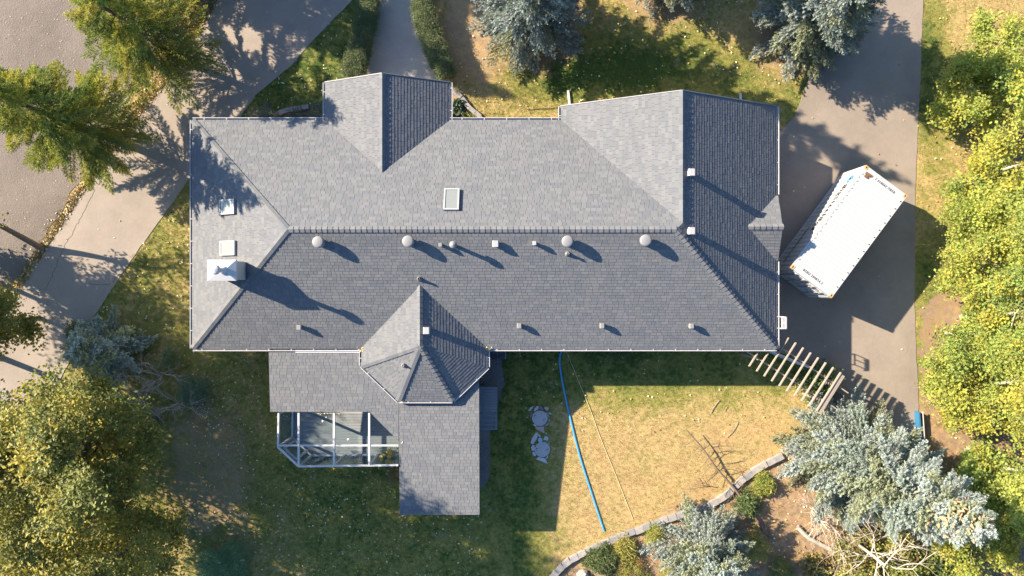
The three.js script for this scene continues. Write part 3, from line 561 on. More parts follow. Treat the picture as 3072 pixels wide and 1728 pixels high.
// ------------------------------------------------------------------ block walls
const chipped = (w, h, d, r) => {                       // a split-faced block with worn corners
  const g = new THREE.BoxGeometry(w, h, d, 2, 1, 2), p = g.attributes.position;
  const seen = {};
  for (let i = 0; i < p.count; i++) { const k = [p.getX(i), p.getY(i), p.getZ(i)].map((x) => x.toFixed(3)).join(); seen[k] ??= [between(r, -0.012, 0.012), between(r, -0.008, 0.008), between(r, -0.014, 0.014)]; p.setXYZ(i, p.getX(i) + seen[k][0], p.getY(i) + (p.getY(i) > 0 ? seen[k][1] : 0), p.getZ(i) + seen[k][2]); }
  g.computeVertexNormals(); return g.translate(0, h / 2, 0);
};
function blockWall(name, label, line, len, depth, h, seed) {
  const t = thing(name, label, 'wall'), r = random(seed), variants = Array.from({ length: 5 }, () => chipped(len - 0.018, h, depth, r));
  const c = new THREE.CatmullRomCurve3(line.map(([a, b]) => at(a, b, h))), n = Math.round(c.getLength() / len);
  for (let i = 0; i < n; i++) { const p = c.getPointAt((i + 0.5) / n), d = c.getTangentAt((i + 0.5) / n), m = part(t, 'block', variants[Math.floor(r() * 5)], M.stone[Math.floor(r() * 4)], V(p.x + 0.01 * gauss(r), 0, p.z + 0.01 * gauss(r))); m.rotation.y = Math.atan2(-d.z, d.x) + 0.02 * gauss(r); m.scale.x = c.getLength() / n / len; }
}
blockWall('retaining_wall', 'curved grey block retaining wall between the dry lawn and the planting bed', wallLine, 0.45, 0.3, 0.2, 5);
blockWall('edging_wall', 'short stepped row of grey blocks edging the bed right of the front gable', [[1352, 266], [1375, 282], [1392, 302], [1412, 325], [1430, 342], [1455, 366]], 0.34, 0.24, 0.18, 6);
blockWall('edging_wall', 'short row of grey blocks in the bed left of the front gable', [[835, 340], [862, 330], [895, 324], [925, 318]], 0.4, 0.24, 0.18, 8);

// ------------------------------------------------------------------ tank lids and flagstones
for (const [px, py, label, hs] of [[1619.5, 1254, 'upper round concrete tank lid set in the shaded lawn', [[-0.24, -0.1], [0.24, 0.1]]], [1627, 1347.6, 'lower round concrete tank lid set in the shaded lawn', [[-0.27, -0.01], [0.27, 0.03]]]]) {
  const t = thing('tank_lid', label, 'lid', at(px, py), 0, 'round concrete tank lids');
  part(t, 'slab', lathe([[0, 0], [0.4, 0], [0.4, 0.055], [0.385, 0.07], [0, 0.072]], 40), M.concrete);
  for (const [x, z] of hs) { const pk = part(t, 'handle_pocket', box(0.1, 0.012, 0.1, x, 0.07, z), M.black); part(pk, 'handle', box(0.07, 0.03, 0.06, x + 0.012, 0.09, z), M.white); }
}
{ const t = thing('riser_cap', 'small pale blue round cap between the two concrete tank lids', 'cap', at(1620.7, 1319)); part(t, 'cap', lathe([[0, 0], [0.12, 0], [0.12, 0.08], [0.105, 0.1], [0, 0.1]], 24), std(RGB(0.3, 0.45, 0.55), 0.5)); part(t, 'grip', box(0.1, 0.02, 0.025, 0, 0.11, 0), std(RGB(0.3, 0.45, 0.55), 0.5)); }
{
  const r = random(91), F = (pts, label, mat) => {      // outline in pixels of the close view
    const q = pts.map(([a, b]) => at(1560 + a * 0.14493, 1190 + b * 0.14493)), c = q.reduce((s, p) => s.add(p), V(0, 0, 0)).divideScalar(q.length);
    const s = new THREE.Shape(q.map((p) => new THREE.Vector2(p.x - c.x, -(p.z - c.z)))), h = 0.03 + 0.02 * r();
    solo('flagstone', label, 'flagstone', new THREE.ExtrudeGeometry(s, { depth: h, bevelEnabled: true, bevelThickness: 0.008, bevelSize: 0.006, bevelSegments: 1 }).rotateX(-Math.PI / 2), mat ?? M.stone[Math.floor(r() * 4)], V(c.x, 0.008, c.z), 'flagstones around the tank lids');
  };
  const pale = std(RGB(0.47, 0.48, 0.49), 0.9, { map: speckled([0.95, 0.95, 0.95], 0.2, 0.2) }), pink = std(RGB(0.42, 0.33, 0.3), 0.9, { map: speckled([0.95, 0.95, 0.95], 0.2, 0.2) }), slate = std(RGB(0.16, 0.16, 0.2), 0.9);
  F([[170, 290], [220, 220], [275, 190], [255, 240], [215, 285]], 'outlying narrow pale flagstone left of the upper tank lid', pale);
  F([[290, 310], [305, 240], [360, 190], [388, 200], [375, 255], [330, 280]], 'tall pale flagstone above the upper tank lid', pale);
  F([[400, 255], [405, 205], [440, 185], [490, 250], [470, 275]], 'dark slate flagstone at the top of the upper tank lid', slate);
  F([[502, 240], [520, 205], [575, 205], [600, 250], [560, 290]], 'pinkish brown flagstone at the upper right of the upper lid', pink);
  F([[205, 410], [225, 320], [265, 320], [255, 400], [225, 420]], 'bluish slate flagstone at the left of the upper tank lid', slate);
  F([[585, 345], [600, 330], [648, 345], [640, 368]], 'tiny outlying flagstone right of the upper tank lid', pale);
  F([[525, 330], [545, 310], [615, 410], [595, 425]], 'thin sliver flagstone along the right of the upper lid');
  F([[585, 450], [620, 480], [625, 530], [600, 525]], 'small flagstone low on the right of the upper lid');
  F([[505, 595], [590, 525], [605, 555], [550, 605]], 'long flagstone at the lower right of the upper lid');
  F([[265, 575], [290, 560], [345, 600], [320, 618]], 'flat flagstone at the lower left of the upper lid', pale);
  F([[310, 650], [345, 620], [498, 612], [505, 755]], 'large pink triangular flagstone below the upper lid', pink);
  F([[220, 950], [250, 860], [325, 740], [370, 740], [355, 850], [270, 985]], 'largest pale flagstone at the upper left of the lower lid', pale);
  F([[368, 790], [390, 768], [430, 815], [410, 835]], 'small square flagstone above the pale blue cap', pale);
  F([[485, 890], [515, 815], [560, 815], [585, 845], [580, 905]], 'pale blocky flagstone right of the pale blue cap', pale);
  F([[228, 1050], [265, 1000], [300, 1000], [300, 1110], [255, 1115]], 'pale flagstone at the left of the lower lid', pale);
  F([[255, 1150], [290, 1130], [335, 1195], [320, 1225], [270, 1205]], 'lower left pale flagstone beside the lower lid', pale);
  F([[335, 1290], [380, 1245], [525, 1275], [575, 1385]], 'pale wedge shaped flagstone below the lower lid', pale);
  F([[545, 1290], [540, 1255], [580, 1210], [578, 1240]], 'thin flagstone at the lower right of the lower lid', pale);
  F([[565, 960], [610, 935], [615, 985], [595, 1000]], 'small grey flagstone at the upper right of the lower lid');
}
// ------------------------------------------------------------------ hose, cord, sticks, fallen tree
{
  const c = new THREE.CatmullRomCurve3([[1687, 1040], [1679, 1075], [1681, 1105], [1690, 1160], [1712, 1260], [1740, 1370], [1775, 1480], [1812, 1592]].map(([a, b]) => at(a, b)));
  solo('flat_hose', 'bright blue flat hose running down the lawn from the house', 'hose', new THREE.TubeGeometry(c, 120, 0.052, 10).scale(1, 0.45, 1), M.blueHose, V(0, 0.045, 0));
  const d = new THREE.CatmullRomCurve3([[1696, 1045], [1720, 1105], [1745, 1165], [1775, 1240], [1800, 1310], [1845, 1420], [1900, 1560]].map(([a, b]) => at(a, b)));
  solo('ground_cord', 'thin straw coloured cord lying on the lawn right of the blue hose', 'cord', new THREE.TubeGeometry(d, 90, 0.013, 5), std(RGB(0.62, 0.52, 0.3), 0.9), V(0, 0.03, 0));
  const e = new THREE.CatmullRomCurve3([[1582, 330], [1620, 327], [1660, 325], [1690, 321]].map(([a, b]) => at(a, b)));
  solo('garden_hose', 'thin dark hose lying in the grass by the garage corner', 'hose', new THREE.TubeGeometry(e, 40, 0.014, 5), M.black, V(0, 0.04, 0));
}
function boughs(list, start, dir, len, rad, depth, r, o) { // a forked bare branch as tapered rods
  let p = start.clone(), d = dir.clone().normalize(); const n = o.parts ?? 3;
  for (let k = 0; k < n; k++) {
    const q = p.clone().addScaledVector(d, len / n), ra = rad * (1 - 0.6 * k / n), rb = rad * (1 - 0.6 * (k + 1) / n);
    list.push(rod(p, q, ra, rb, depth > 1 ? 6 : 4));
    if (depth > 0) for (let m = 0; m < (o.forks ?? 1); m++) { const s = d.clone().add(V(gauss(r), gauss(r) * (o.flat ?? 1), gauss(r)).multiplyScalar(o.spread ?? 0.7)).normalize(); boughs(list, q, s, len * between(r, 0.45, 0.7), rb * 0.75, depth - 1, r, o); }
    d.add(V(gauss(r), gauss(r) * (o.flat ?? 1) + (o.lift ?? 0), gauss(r)).multiplyScalar(o.wander ?? 0.18)).normalize(); p = q;
    if (p.y < 0.02) { p.y = 0.02; d.y = Math.abs(d.y) * 0.3; }
  }
  return list;
}
{
  const stick = (pts, r, label) => solo('stick', label, 'stick', new THREE.TubeGeometry(new THREE.CatmullRomCurve3(pts.map(([a, b]) => at(a, b))), 14, r, 5), M.deadWood, V(0, 0.05, 0));
  stick([[2131, 1240], [2142, 1220], [2157, 1200]], 0.016, 'straight dead stick on the dry lawn nearest the house');
  stick([[2173, 1235], [2176, 1226], [2182, 1218]], 0.01, 'tiny twig on the dry lawn between the two sticks');
  stick([[2180, 1311], [2195, 1297], [2206, 1280], [2213, 1264]], 0.014, 'curved dead stick on the dry lawn beside the fallen tree');
  const t = thing('fallen_tree', 'bare dead sapling fallen across the block retaining wall', 'fallen tree'), r = random(17);
  const line = new THREE.CatmullRomCurve3([at(2058, 1288, 0.62), at(2110, 1348, 0.5), at(2150, 1405, 0.38), at(2205, 1468, 0.27), at(2252, 1535, 0.2), at(2310, 1612, 0.1)]), parts = [];
  for (let i = 0; i < 24; i++) parts.push(rod(line.getPoint(i / 24), line.getPoint((i + 1) / 24), 0.022 + 0.07 * i / 24, 0.022 + 0.07 * (i + 1) / 24, 7));
  const brownWood = std(RGB(0.15, 0.11, 0.085), 0.95);
  part(t, 'trunk', merged(parts), brownWood);
  for (let i = 0; i < 20; i++) { const k = 0.1 + 0.62 * i / 20, p = line.getPoint(k), s = i % 2 ? 1 : -1; part(t, 'branch', merged(boughs([], p, V(s * between(r, 0.3, 0.9), between(r, -0.1, 0.35), s * between(r, -0.9, -0.1)), between(r, 0.5, 1.1), 0.016, 1, r, { flat: 0.5, forks: 1 })), brownWood); }
  const b = thing('dead_branch', 'forked dead branch lying on the lawn beside the fallen sapling', 'branch', at(2105, 1446)); part(b, 'limb', merged(boughs([], V(0.7, 0.06, 0.25), V(-1, 0.12, -0.25), 1.2, 0.026, 2, r, { flat: 0.3, forks: 1, spread: 0.6 })), brownWood);
  const log = thing('fallen_log', 'pale barked log lying in the bed by the bare bush', 'log'), c = new THREE.CatmullRomCurve3([at(2392, 1580, 0.12), at(2425, 1612, 0.12), at(2460, 1632, 0.12), at(2500, 1652, 0.12)]);
  part(log, 'trunk', new THREE.TubeGeometry(c, 30, 0.12, 9), M.paleBark); part(log, 'stub', rod(at(2425, 1612, 0.14), at(2440, 1590, 0.4), 0.05, 0.03, 6), M.paleBark);
  const g = new THREE.IcosahedronGeometry(0.28, 2), p = g.attributes.position; for (let i = 0; i < p.count; i++) { const k = 1 + 0.18 * noise(p.getX(i) * 4, p.getZ(i) * 4 + p.getY(i) * 5); p.setXYZ(i, p.getX(i) * k * 1.2, p.getY(i) * k * 0.7, p.getZ(i) * k); } g.computeVertexNormals();
  solo('boulder', 'pale grey boulder in the planting bed below the retaining wall', 'boulder', g, M.stone[1], at(1748, 1722).setY(0.1));
  for (const [px, py, s, label] of [[2508, 1198, 1.1, 'dark grey flat rock at the foot of the pergola'], [2492, 1220, 0.8, 'smaller dark rock beside the flat rock under the pergola']]) { const m = solo('rock', label, 'rock', g, std(RGB(0.1, 0.1, 0.11), 0.9), at(px, py).setY(0.08), 'rocks under the pergola'); m.scale.setScalar(s); m.rotation.y = px; }
}

// ------------------------------------------------------------------ foliage shapes
const leafy = (color, through = 0.35) => new THREE.MeshPhysicalMaterial({ color, roughness: 0.9, transmission: through, thickness: 0, side: THREE.DoubleSide });
// a spruce bough of length L along +x: a spine and side plumes, each a brush of needle sprays
function boughGeometry(L, seed, o) {
  const r = random(seed), pos = [], droop = o.droop;
  const axis = (x) => V(x, -droop * x * x / L + 0.3 * droop * L * Math.pow(x / L, 5), 0.06 * L * Math.sin(3 * x / L + seed));
  const plume = (p, dir, len, rad) => {
    const d = dir.clone().normalize(), side = new THREE.Vector3().crossVectors(d, V(0.01, 1, 0)).normalize(), upv = new THREE.Vector3().crossVectors(side, d).normalize(), n = Math.round(len * o.density);
    for (let k = 0; k < n; k++) {
      const s = (k + r()) / n, b = p.clone().addScaledVector(d, len * s), a = r() * 6.283, out = side.clone().multiplyScalar(Math.cos(a)).addScaledVector(upv, Math.sin(a) * 0.8 + 0.15), q = rad * between(r, 0.75, 1.15) * (1 - 0.35 * s);
      const tip = b.clone().addScaledVector(out, q).addScaledVector(d, q * 0.95), w = new THREE.Vector3().crossVectors(out, d).normalize().multiplyScalar(o.blade), c = b.clone().lerp(tip, 0.55);
      pos.push(b.x, b.y, b.z, c.x + w.x, c.y + w.y, c.z + w.z, tip.x, tip.y, tip.z, b.x, b.y, b.z, tip.x, tip.y, tip.z, c.x - w.x, c.y - w.y, c.z - w.z);
    }
  };
  for (let x = 0.22 * L; x < L; x += o.gap * between(r, 0.8, 1.2)) {
    const p = axis(x), f = axis(Math.min(L, x + 0.05)).sub(axis(x - 0.05)).normalize();
    for (const s of [-1, 1]) { const len = Math.min(o.twig, 0.5 * (L - x) + 0.16) * between(r, 0.65, 1.15), d = f.clone().add(V(0, between(r, -0.25, 0.3), s * between(r, 0.7, 1.15))); plume(p, d, len, o.brush); if (len > 0.3) plume(p.clone().addScaledVector(d.clone().normalize(), len * 0.5), f.clone().add(V(0, between(r, 0, 0.5), s * 0.2)), len * 0.55, o.brush); }
    plume(p, f.clone().add(V(0, between(r, 0.35, 0.8), between(r, -0.3, 0.3))), o.gap * 1.3, o.brush);
  }
  plume(axis(L * 0.85), axis(L).sub(axis(L * 0.85)), L * 0.15 + 0.14, o.brush);
  const wood = []; for (let k = 0; k < 5; k++) wood.push(rod(axis(L * k / 5), axis(L * (k + 1) / 5), 0.03 * (1 - k / 6) * Math.sqrt(L / 2), 0.03 * (1 - (k + 1) / 6) * Math.sqrt(L / 2), 4));
  return { needles: triangles(pos), wood: merged(wood), L };
}
const BLUE = { droop: 0.08, density: 95, brush: 0.1, blade: 0.017, gap: 0.2, twig: 0.5 }, DARK = { droop: 0.16, density: 100, brush: 0.085, blade: 0.015, gap: 0.17, twig: 0.6 };
const blueBoughs = [0.7, 1.2, 1.8, 2.5, 3.2].map((L, i) => boughGeometry(L, 40 + i, BLUE)), darkBoughs = [0.7, 1.2, 1.8, 2.5, 3.2].map((L, i) => boughGeometry(L, 60 + i, DARK));
const blueMat = leafy(0xffffff, 0.22), darkMat = leafy(0xffffff, 0.4);
const blueTones = [[0.29, 0.345, 0.315], [0.33, 0.385, 0.36], [0.25, 0.305, 0.255], [0.27, 0.3, 0.18]], darkTones = [[0.33, 0.37, 0.045], [0.39, 0.4, 0.05], [0.24, 0.31, 0.05], [0.43, 0.41, 0.055]];
function scatter(parent, name, geo, mat, list, stuff = true) {   // list: [Matrix4, [r, g, b]]
  const m = new THREE.InstancedMesh(geo, mat, list.length), c = new THREE.Color();
  list.forEach(([x, t], i) => { m.setMatrixAt(i, x); if (t) m.setColorAt(i, c.setRGB(...t)); });
  m.name = name; m.castShadow = m.receiveShadow = true; if (stuff) m.userData.kind = 'stuff'; parent.add(m); return m;
}
const pose = (p, yaw, pitch, roll, s) => new THREE.Matrix4().compose(p, new THREE.Quaternion().setFromEuler(new THREE.Euler(roll, yaw, pitch, 'YZX')), s.isVector3 ? s : V(s, s, s));
function spruce(name, label, px, py, h, R, o = {}) {
  const set = o.blue ? blueBoughs : darkBoughs, tones = (o.blue ? blueTones : darkTones).map((t) => t.map((x) => x * (o.bright ?? 1))), mat = o.blue ? blueMat : darkMat, r = random(Math.round(px * 7 + py * 3 + 99999)), t = thing(name, label, 'tree', o.pos ?? at(px, py), 0, o.group);
  part(t, 'trunk', rod(V(0, 0, 0), V(0, h * 0.97, 0), 0.02 * h + 0.02, 0.015, 10), M.bark);
  const lists = set.map(() => []), step = o.step ?? 0.36, c0 = o.from ?? 0.35;
  for (let y = c0; y < h - 0.15; y += step * between(r, 0.8, 1.2)) {
    const k = (y - c0) / (h - c0), reach = R * Math.pow(1 - k, o.full ?? 0.82) * (k < 0.06 ? 0.85 : 1) + 0.12, n = Math.round(4 + (o.thin ?? 2.1) * reach), a0 = r() * 6.28;
    for (let i = 0; i < n; i++) {
      const len = reach * between(r, 0.72, 1.1), yaw = a0 + (i + 0.45 * gauss(r)) / n * 6.283; let b = 0; while (b < set.length - 1 && set[b].L < len * 0.92) b++;
      const pitch = (o.blue ? 0.12 : 0.02) + 0.5 * k + 0.09 * gauss(r) - 0.12 * (1 - k), tone = tones[Math.floor(r() * 4)], v = between(r, 0.85, 1.15);
      lists[b].push([pose(V(0, y, 0), yaw, pitch, 0.2 * gauss(r), V(len / set[b].L, 1, clamp(len / set[b].L, 0.8, 1.1))), tone.map((x) => x * v)]);
    }
  }
  lists[0].push([pose(V(0, h - 0.55, 0), 0, 1.5, 0, 1), tones[1]]);
  lists.forEach((l, i) => { if (!l.length) return; scatter(t, 'crown', set[i].needles, mat, l); scatter(t, 'branches', set[i].wood, M.twig, l.map(([m]) => [m])); });
  return t;
}
// clusters of flat folded leaves
function leafCluster(seed, n, spread, size, slim = 0.62) {
  const r = random(seed), pos = [];
  for (let k = 0; k < n; k++) {
    const c = V(gauss(r), 0.6 * gauss(r), gauss(r)).multiplyScalar(spread * 0.5), d = V(gauss(r), gauss(r) * 0.5, gauss(r)).normalize(), nrm = V(gauss(r) * 0.7, 1, gauss(r) * 0.7).normalize(), w = new THREE.Vector3().crossVectors(d, nrm).normalize(), s = size * between(r, 0.7, 1.25);
    const a = c.clone(), b = c.clone().addScaledVector(d, s), e = c.clone().addScaledVector(d, s * 0.45).addScaledVector(w, s * slim / 2).addScaledVector(nrm, s * 0.1), f = c.clone().addScaledVector(d, s * 0.45).addScaledVector(w, -s * slim / 2).addScaledVector(nrm, s * 0.1);
    for (const q of [a, e, b, a, b, f]) pos.push(q.x, q.y, q.z);
  }
  return triangles(pos);
}
const aspenLeaves = [1, 2, 3].map((k) => leafCluster(100 + k, 30, 0.36, 0.12, 0.8)), broadLeaves = [1, 2, 3].map((k) => leafCluster(110 + k, 24, 0.4, 0.15, 0.6)), smallLeaves = [1, 2, 3].map((k) => leafCluster(120 + k, 40, 0.2, 0.05, 0.6)), strapLeaves = [1, 2].map((k) => leafCluster(130 + k, 22, 0.2, 0.24, 0.16)), hostaLeaves = [1].map((k) => leafCluster(140 + k, 9, 0.14, 0.24, 0.6));
const leafMat = leafy(0xffffff, 0.5), bushMat = leafy(0xffffff, 0.3);
const ASPEN = [[0.38, 0.43, 0.06], [0.43, 0.44, 0.06], [0.31, 0.39, 0.06], [0.46, 0.42, 0.04], [0.25, 0.34, 0.05]], ASH = [[0.2, 0.225, 0.036], [0.24, 0.25, 0.04], [0.165, 0.205, 0.038], [0.33, 0.3, 0.04], [0.44, 0.37, 0.035]];
function broadleaf(name, label, category, p, h, R, o) {
  const r = random(Math.round(p.x * 131 + p.z * 717 + 5000)), t = thing(name, label, category, p, 0, o.group), wood = [], tips = [], lean = o.lean ?? V(0, 0, 0), top = V(lean.x * h, h * 0.9, lean.z * h);
  const spine = new THREE.CatmullRomCurve3([V(0, -0.05, 0), V(lean.x * h * 0.3 + 0.1 * gauss(r), h * 0.3, lean.z * h * 0.3 + 0.1 * gauss(r)), V(lean.x * h * 0.65 + 0.15 * gauss(r), h * 0.62, lean.z * h * 0.65 + 0.15 * gauss(r)), top]), r0 = o.trunk ?? 0.016 * h + 0.02;
  for (let k = 0; k < 10; k++) wood.push(rod(spine.getPoint(k / 10), spine.getPoint((k + 1) / 10), r0 * (1 - 0.085 * k), r0 * (1 - 0.085 * (k + 1)), 8));
  const trunkGeo = merged(wood); part(t, 'trunk', trunkGeo, o.bark ?? M.bark);
  const limbs = [], n = o.limbs ?? 16;
  for (let i = 0; i < n; i++) {
    const k = (o.from ?? 0.3) + (0.98 - (o.from ?? 0.3)) * (i + r()) / n, a = spine.getPoint(k), yaw = i * 2.4 + gauss(r) * 0.3, env = Math.sin(Math.PI * clamp(0.14 + 0.8 * (k - (o.from ?? 0.3)) / (1 - (o.from ?? 0.3)))), reach = R * (0.35 + 0.65 * env) * between(r, 0.75, 1.1), rise = between(r, 0.25, 0.75) + 0.5 * k;
    let q = a, d = V(Math.cos(yaw), rise * 0.6, Math.sin(yaw)).normalize(), rad = r0 * (1 - 0.8 * k) * 0.55 + 0.008;
    for (let s = 0; s < 4; s++) {
      const e = q.clone().addScaledVector(d, reach / 4); limbs.push(rod(q, e, rad * (1 - 0.2 * s), rad * (1 - 0.2 * (s + 1)), 5));
      if (s > (o.ends ? 1 : 0)) { tips.push(e); for (let m = 0; m < 2; m++) { const b = d.clone().add(V(gauss(r), 0.5 * gauss(r) + 0.2, gauss(r)).multiplyScalar(0.75)).normalize(), f = e.clone().addScaledVector(b, reach * between(r, 0.2, 0.42)); limbs.push(rod(e, f, rad * 0.4, 0.004, 4)); tips.push(f, e.clone().lerp(f, 0.55)); } }
      d.add(V(0.2 * gauss(r), 0.15 * gauss(r) + 0.08, 0.2 * gauss(r))).normalize(); q = e;
    }
  }
  if (limbs.length) part(t, 'limbs', merged(limbs), o.bark ?? M.bark);
  const sets = o.leaves, lists = sets.map(() => []);
  for (const tip of tips) {
    if (r() < (o.bare ?? 0)) continue;
    const m = o.per ?? 4, clump = Math.floor(r() * o.tones.length);
    for (let k = 0; k < m; k++) { const c = o.tones[r() < 0.6 ? clump : Math.floor(r() * o.tones.length)], v = between(r, 0.85, 1.15), s = o.spread ?? 0.24; lists[Math.floor(r() * sets.length)].push([pose(tip.clone().add(V(gauss(r) * s, gauss(r) * s * 0.7, gauss(r) * s)), r() * 6.28, 0.3 * gauss(r), 0.3 * gauss(r), between(r, 0.7, 1.25)), c.map((x) => x * v)]); }
  }
  lists.forEach((l, i) => l.length && scatter(t, 'crown', sets[i], leafMat, l));
  return t;
}
function bush(name, label, p, R, h, sets, tones, n, group, category = 'shrub', mat = bushMat) {
  const r = random(Math.round(p.x * 311 + p.z * 97 + 70000)), t = thing(name, label, category, p, 0, group), stems = [], lists = sets.map(() => []), lobes = Array.from({ length: 5 }, () => [0.55 * R * gauss(r), 0.55 * R * gauss(r)]);
  for (let k = 0; k < 9; k++) { const a = r() * 6.28, d = R * 0.8 * r(); stems.push(rod(V(0, 0, 0), V(Math.cos(a) * d, h * between(r, 0.5, 0.95), Math.sin(a) * d), 0.014, 0.005, 4)); }
  part(t, 'stems', merged(stems), M.twig);
  for (let k = 0; k < n; k++) {
    const a = r() * 6.28, d = Math.sqrt(r()) * R * (1 + 0.22 * Math.sin(3 * a + p.x) + 0.1 * Math.sin(7 * a)), y = h * Math.sqrt(Math.max(0.03, 1 - (d / R / 1.25) ** 2)) * between(r, 0.45, 1.05), c = tones[Math.floor(r() * tones.length)], v = between(r, 0.8, 1.2);
    lists[Math.floor(r() * sets.length)].push([pose(V(Math.cos(a) * d, y, Math.sin(a) * d), r() * 6.28, 0.35 * gauss(r), 0.35 * gauss(r), between(r, 0.7, 1.2)), c.map((x) => x * v)]);
  }
  lists.forEach((l, i) => l.length && scatter(t, 'foliage', sets[i], mat, l));
  return t;
}
// ------------------------------------------------------------------ conifers
spruce('spruce_tree', 'dark green spruce nearest the top left corner of the photo', 541, 178, 8.6, 3.2, { from: 1.7, thin: 1.6 });
spruce('spruce_tree', 'dark green spruce with dry brown base left of the front driveway', 352, 420, 10.2, 3.1, { from: 1.9, thin: 1.6 });
spruce('spruce_tree', 'green spruce beyond the top edge above the front driveway', 0, 0, 10, 3.0, { pos: V(-16.9, 0, -16.9), from: 1.0 });
spruce('spruce_tree', 'tall green spruce beyond the top edge left of the gravel path', 0, 0, 9.5, 2.8, { pos: V(-12.5, 0, -19.5), from: 0.9 });
spruce('blue_spruce', 'blue spruce standing above the front lawn right of the gravel path', 1590, 70, 11.3, 3.0, { blue: true });
spruce('blue_spruce', 'blue spruce between the front lawn and the top of the side driveway', 2385, 95, 11.0, 2.9, { blue: true });
spruce('blue_spruce', 'blue spruce at the top edge above the garage lawn', 2000, -75, 12.0, 2.5, { blue: true });
spruce('blue_spruce', 'blue spruce beyond the top edge shading the garage lawn', 0, 0, 11.5, 2.7, { blue: true, pos: V(4.2, 0, -18.6) });
const coned = spruce('blue_spruce', 'largest pale blue spruce covering the lower end of the pergola', 2490, 1352, 11.6, 3.35, { full: 0.68, blue: true, bright: 1.1, step: 0.36 });
{
  const r = random(611), cone = new THREE.SphereGeometry(0.035, 6, 5).scale(1, 2.6, 1), list = [];
  for (let k = 0; k < 150; k++) { const y = 11.2 - 2.4 * Math.abs(gauss(r)) * 0.6, R = 3.0 * Math.pow(clamp(1 - y / 11.6), 0.68) + 0.1, a = r() * 6.28, q = R * between(r, 0.55, 1); list.push([pose(V(Math.cos(a) * q, y + 0.12 + 0.15 * q, Math.sin(a) * q), a, 0.9 * gauss(r), 0.9 * gauss(r), between(r, 0.8, 1.3)), [0.42, 0.27, 0.15].map((x) => x * between(r, 0.8, 1.2))]); }
  scatter(coned, 'cones', cone, std(0xffffff, 0.9), list);
}
spruce('blue_spruce', 'pale blue spruce in the bed below the retaining wall', 2085, 1612, 5.6, 2.7, { full: 0.7, blue: true, bright: 1.1, step: 0.3 });
spruce('blue_spruce', 'small blue spruce beside the lower left of the driveway', 350, 1040, 3.6, 2.0, { blue: true, bright: 1.45, step: 0.28, from: 0.2 });
// ------------------------------------------------------------------ aspens and other broadleaf trees
{
  const r = random(301), young = [[2900, 190], [2860, 300], [2835, 410], [2880, 560], [2868, 690], [2878, 800], [2850, 905], [2835, 1000], [2825, 1090], [2860, 1180], [2835, 1290], [2870, 1390], [2905, 1480], [2850, 1560], [2930, 1610]];
  const ordinal = ['first', 'second', 'third', 'fourth', 'fifth', 'sixth', 'seventh', 'eighth', 'ninth', 'tenth', 'eleventh', 'twelfth', 'thirteenth', 'fourteenth', 'fifteenth'];
  young.filter((_, i) => i % 4 !== 2).forEach(([px, py], i) => broadleaf('young_aspen', `low yellow green aspen at the grove edge, ${ordinal[i]} counted from the top`, 'tree', at(px, py).setY(0), between(r, 2.2, 4.0), between(r, 1.4, 2.1), { leaves: aspenLeaves, tones: ASPEN.slice(i % 3, i % 3 + 3), bark: M.paleBark, limbs: 9, per: 5, from: 0.15, spread: 0.24, ends: true, lean: V(0.1 * gauss(r), 0, 0.12 * gauss(r)), group: 'young aspens along the side driveway' }));
  const tall = [[2990, 150], [2925, 285], [2960, 400], [2905, 545], [2960, 650], [2900, 745], [2960, 850], [2885, 950], [2920, 1050], [2880, 1140], [2930, 1240], [2900, 1345], [2970, 1480], [2940, 1640], [3030, 1740]];
  tall.forEach(([px, py], i) => broadleaf('aspen_tree', `tall white trunked aspen behind the grove edge, ${ordinal[i]} counted from the top`, 'tree', at(px, py), between(r, 6.0, 8.5), between(r, 2.0, 2.6), { leaves: aspenLeaves, tones: ASPEN.slice((i + 1) % 3, (i + 1) % 3 + 3), bark: M.paleBark, limbs: 10, per: 5, from: 0.62, spread: 0.26, ends: true, trunk: 0.13, lean: V(0.06 * gauss(r), 0, 0.08 * gauss(r)), group: 'tall aspens at the right edge' }));
}
broadleaf('ash_tree', 'olive green broadleaf tree nearest the house at lower left', 'tree', V(-18.2, 0, 6.7), 11.0, 3.1, { leaves: broadLeaves, tones: ASH, limbs: 28, per: 5, from: 0.3, spread: 0.3, trunk: 0.17 });
broadleaf('ash_tree', 'olive green broadleaf tree at the bottom edge, lower left', 'tree', V(-17.8, 0, 12.0), 10.5, 3.2, { leaves: broadLeaves, tones: ASH, limbs: 28, per: 4, from: 0.1, spread: 0.3, trunk: 0.16 });
broadleaf('ash_tree', 'yellowing broadleaf tree at the left edge, lower left', 'tree', V(-22.2, 0, 8.2), 8.6, 3.0, { leaves: broadLeaves, tones: [...ASH, [0.26, 0.22, 0.03], [0.22, 0.2, 0.03]], limbs: 24, per: 3, from: 0.12, spread: 0.3, bare: 0.12, trunk: 0.15 });
broadleaf('ash_tree', 'green broadleaf tree at the left edge over the driveway', 'tree', V(-24.2, 0, 1.5), 8.0, 2.1, { leaves: broadLeaves, tones: ASH, limbs: 18, per: 3, from: 0.25, spread: 0.26, trunk: 0.09 });
broadleaf('ash_tree', 'broadleaf tree beyond the left edge shading the driveway', 'tree', V(-28.2, 0, -2.4), 4.9, 1.4, { leaves: broadLeaves, tones: ASH, limbs: 14, per: 3, from: 0.3, spread: 0.26, trunk: 0.09 });
for (const [x, z, h, label] of [[-26.6, 3.4, 9.4, 'broadleaf tree just beyond the left edge shading the rear lawn'], [-30.2, -1.9, 12, 'tall broadleaf tree far beyond the left edge shading the lawn by the porch']]) broadleaf('ash_tree', label, 'tree', V(x, 0, z), h, 2.9, { leaves: broadLeaves, tones: ASH, limbs: 22, per: 4, from: 0.38, spread: 0.34, trunk: 0.17 });
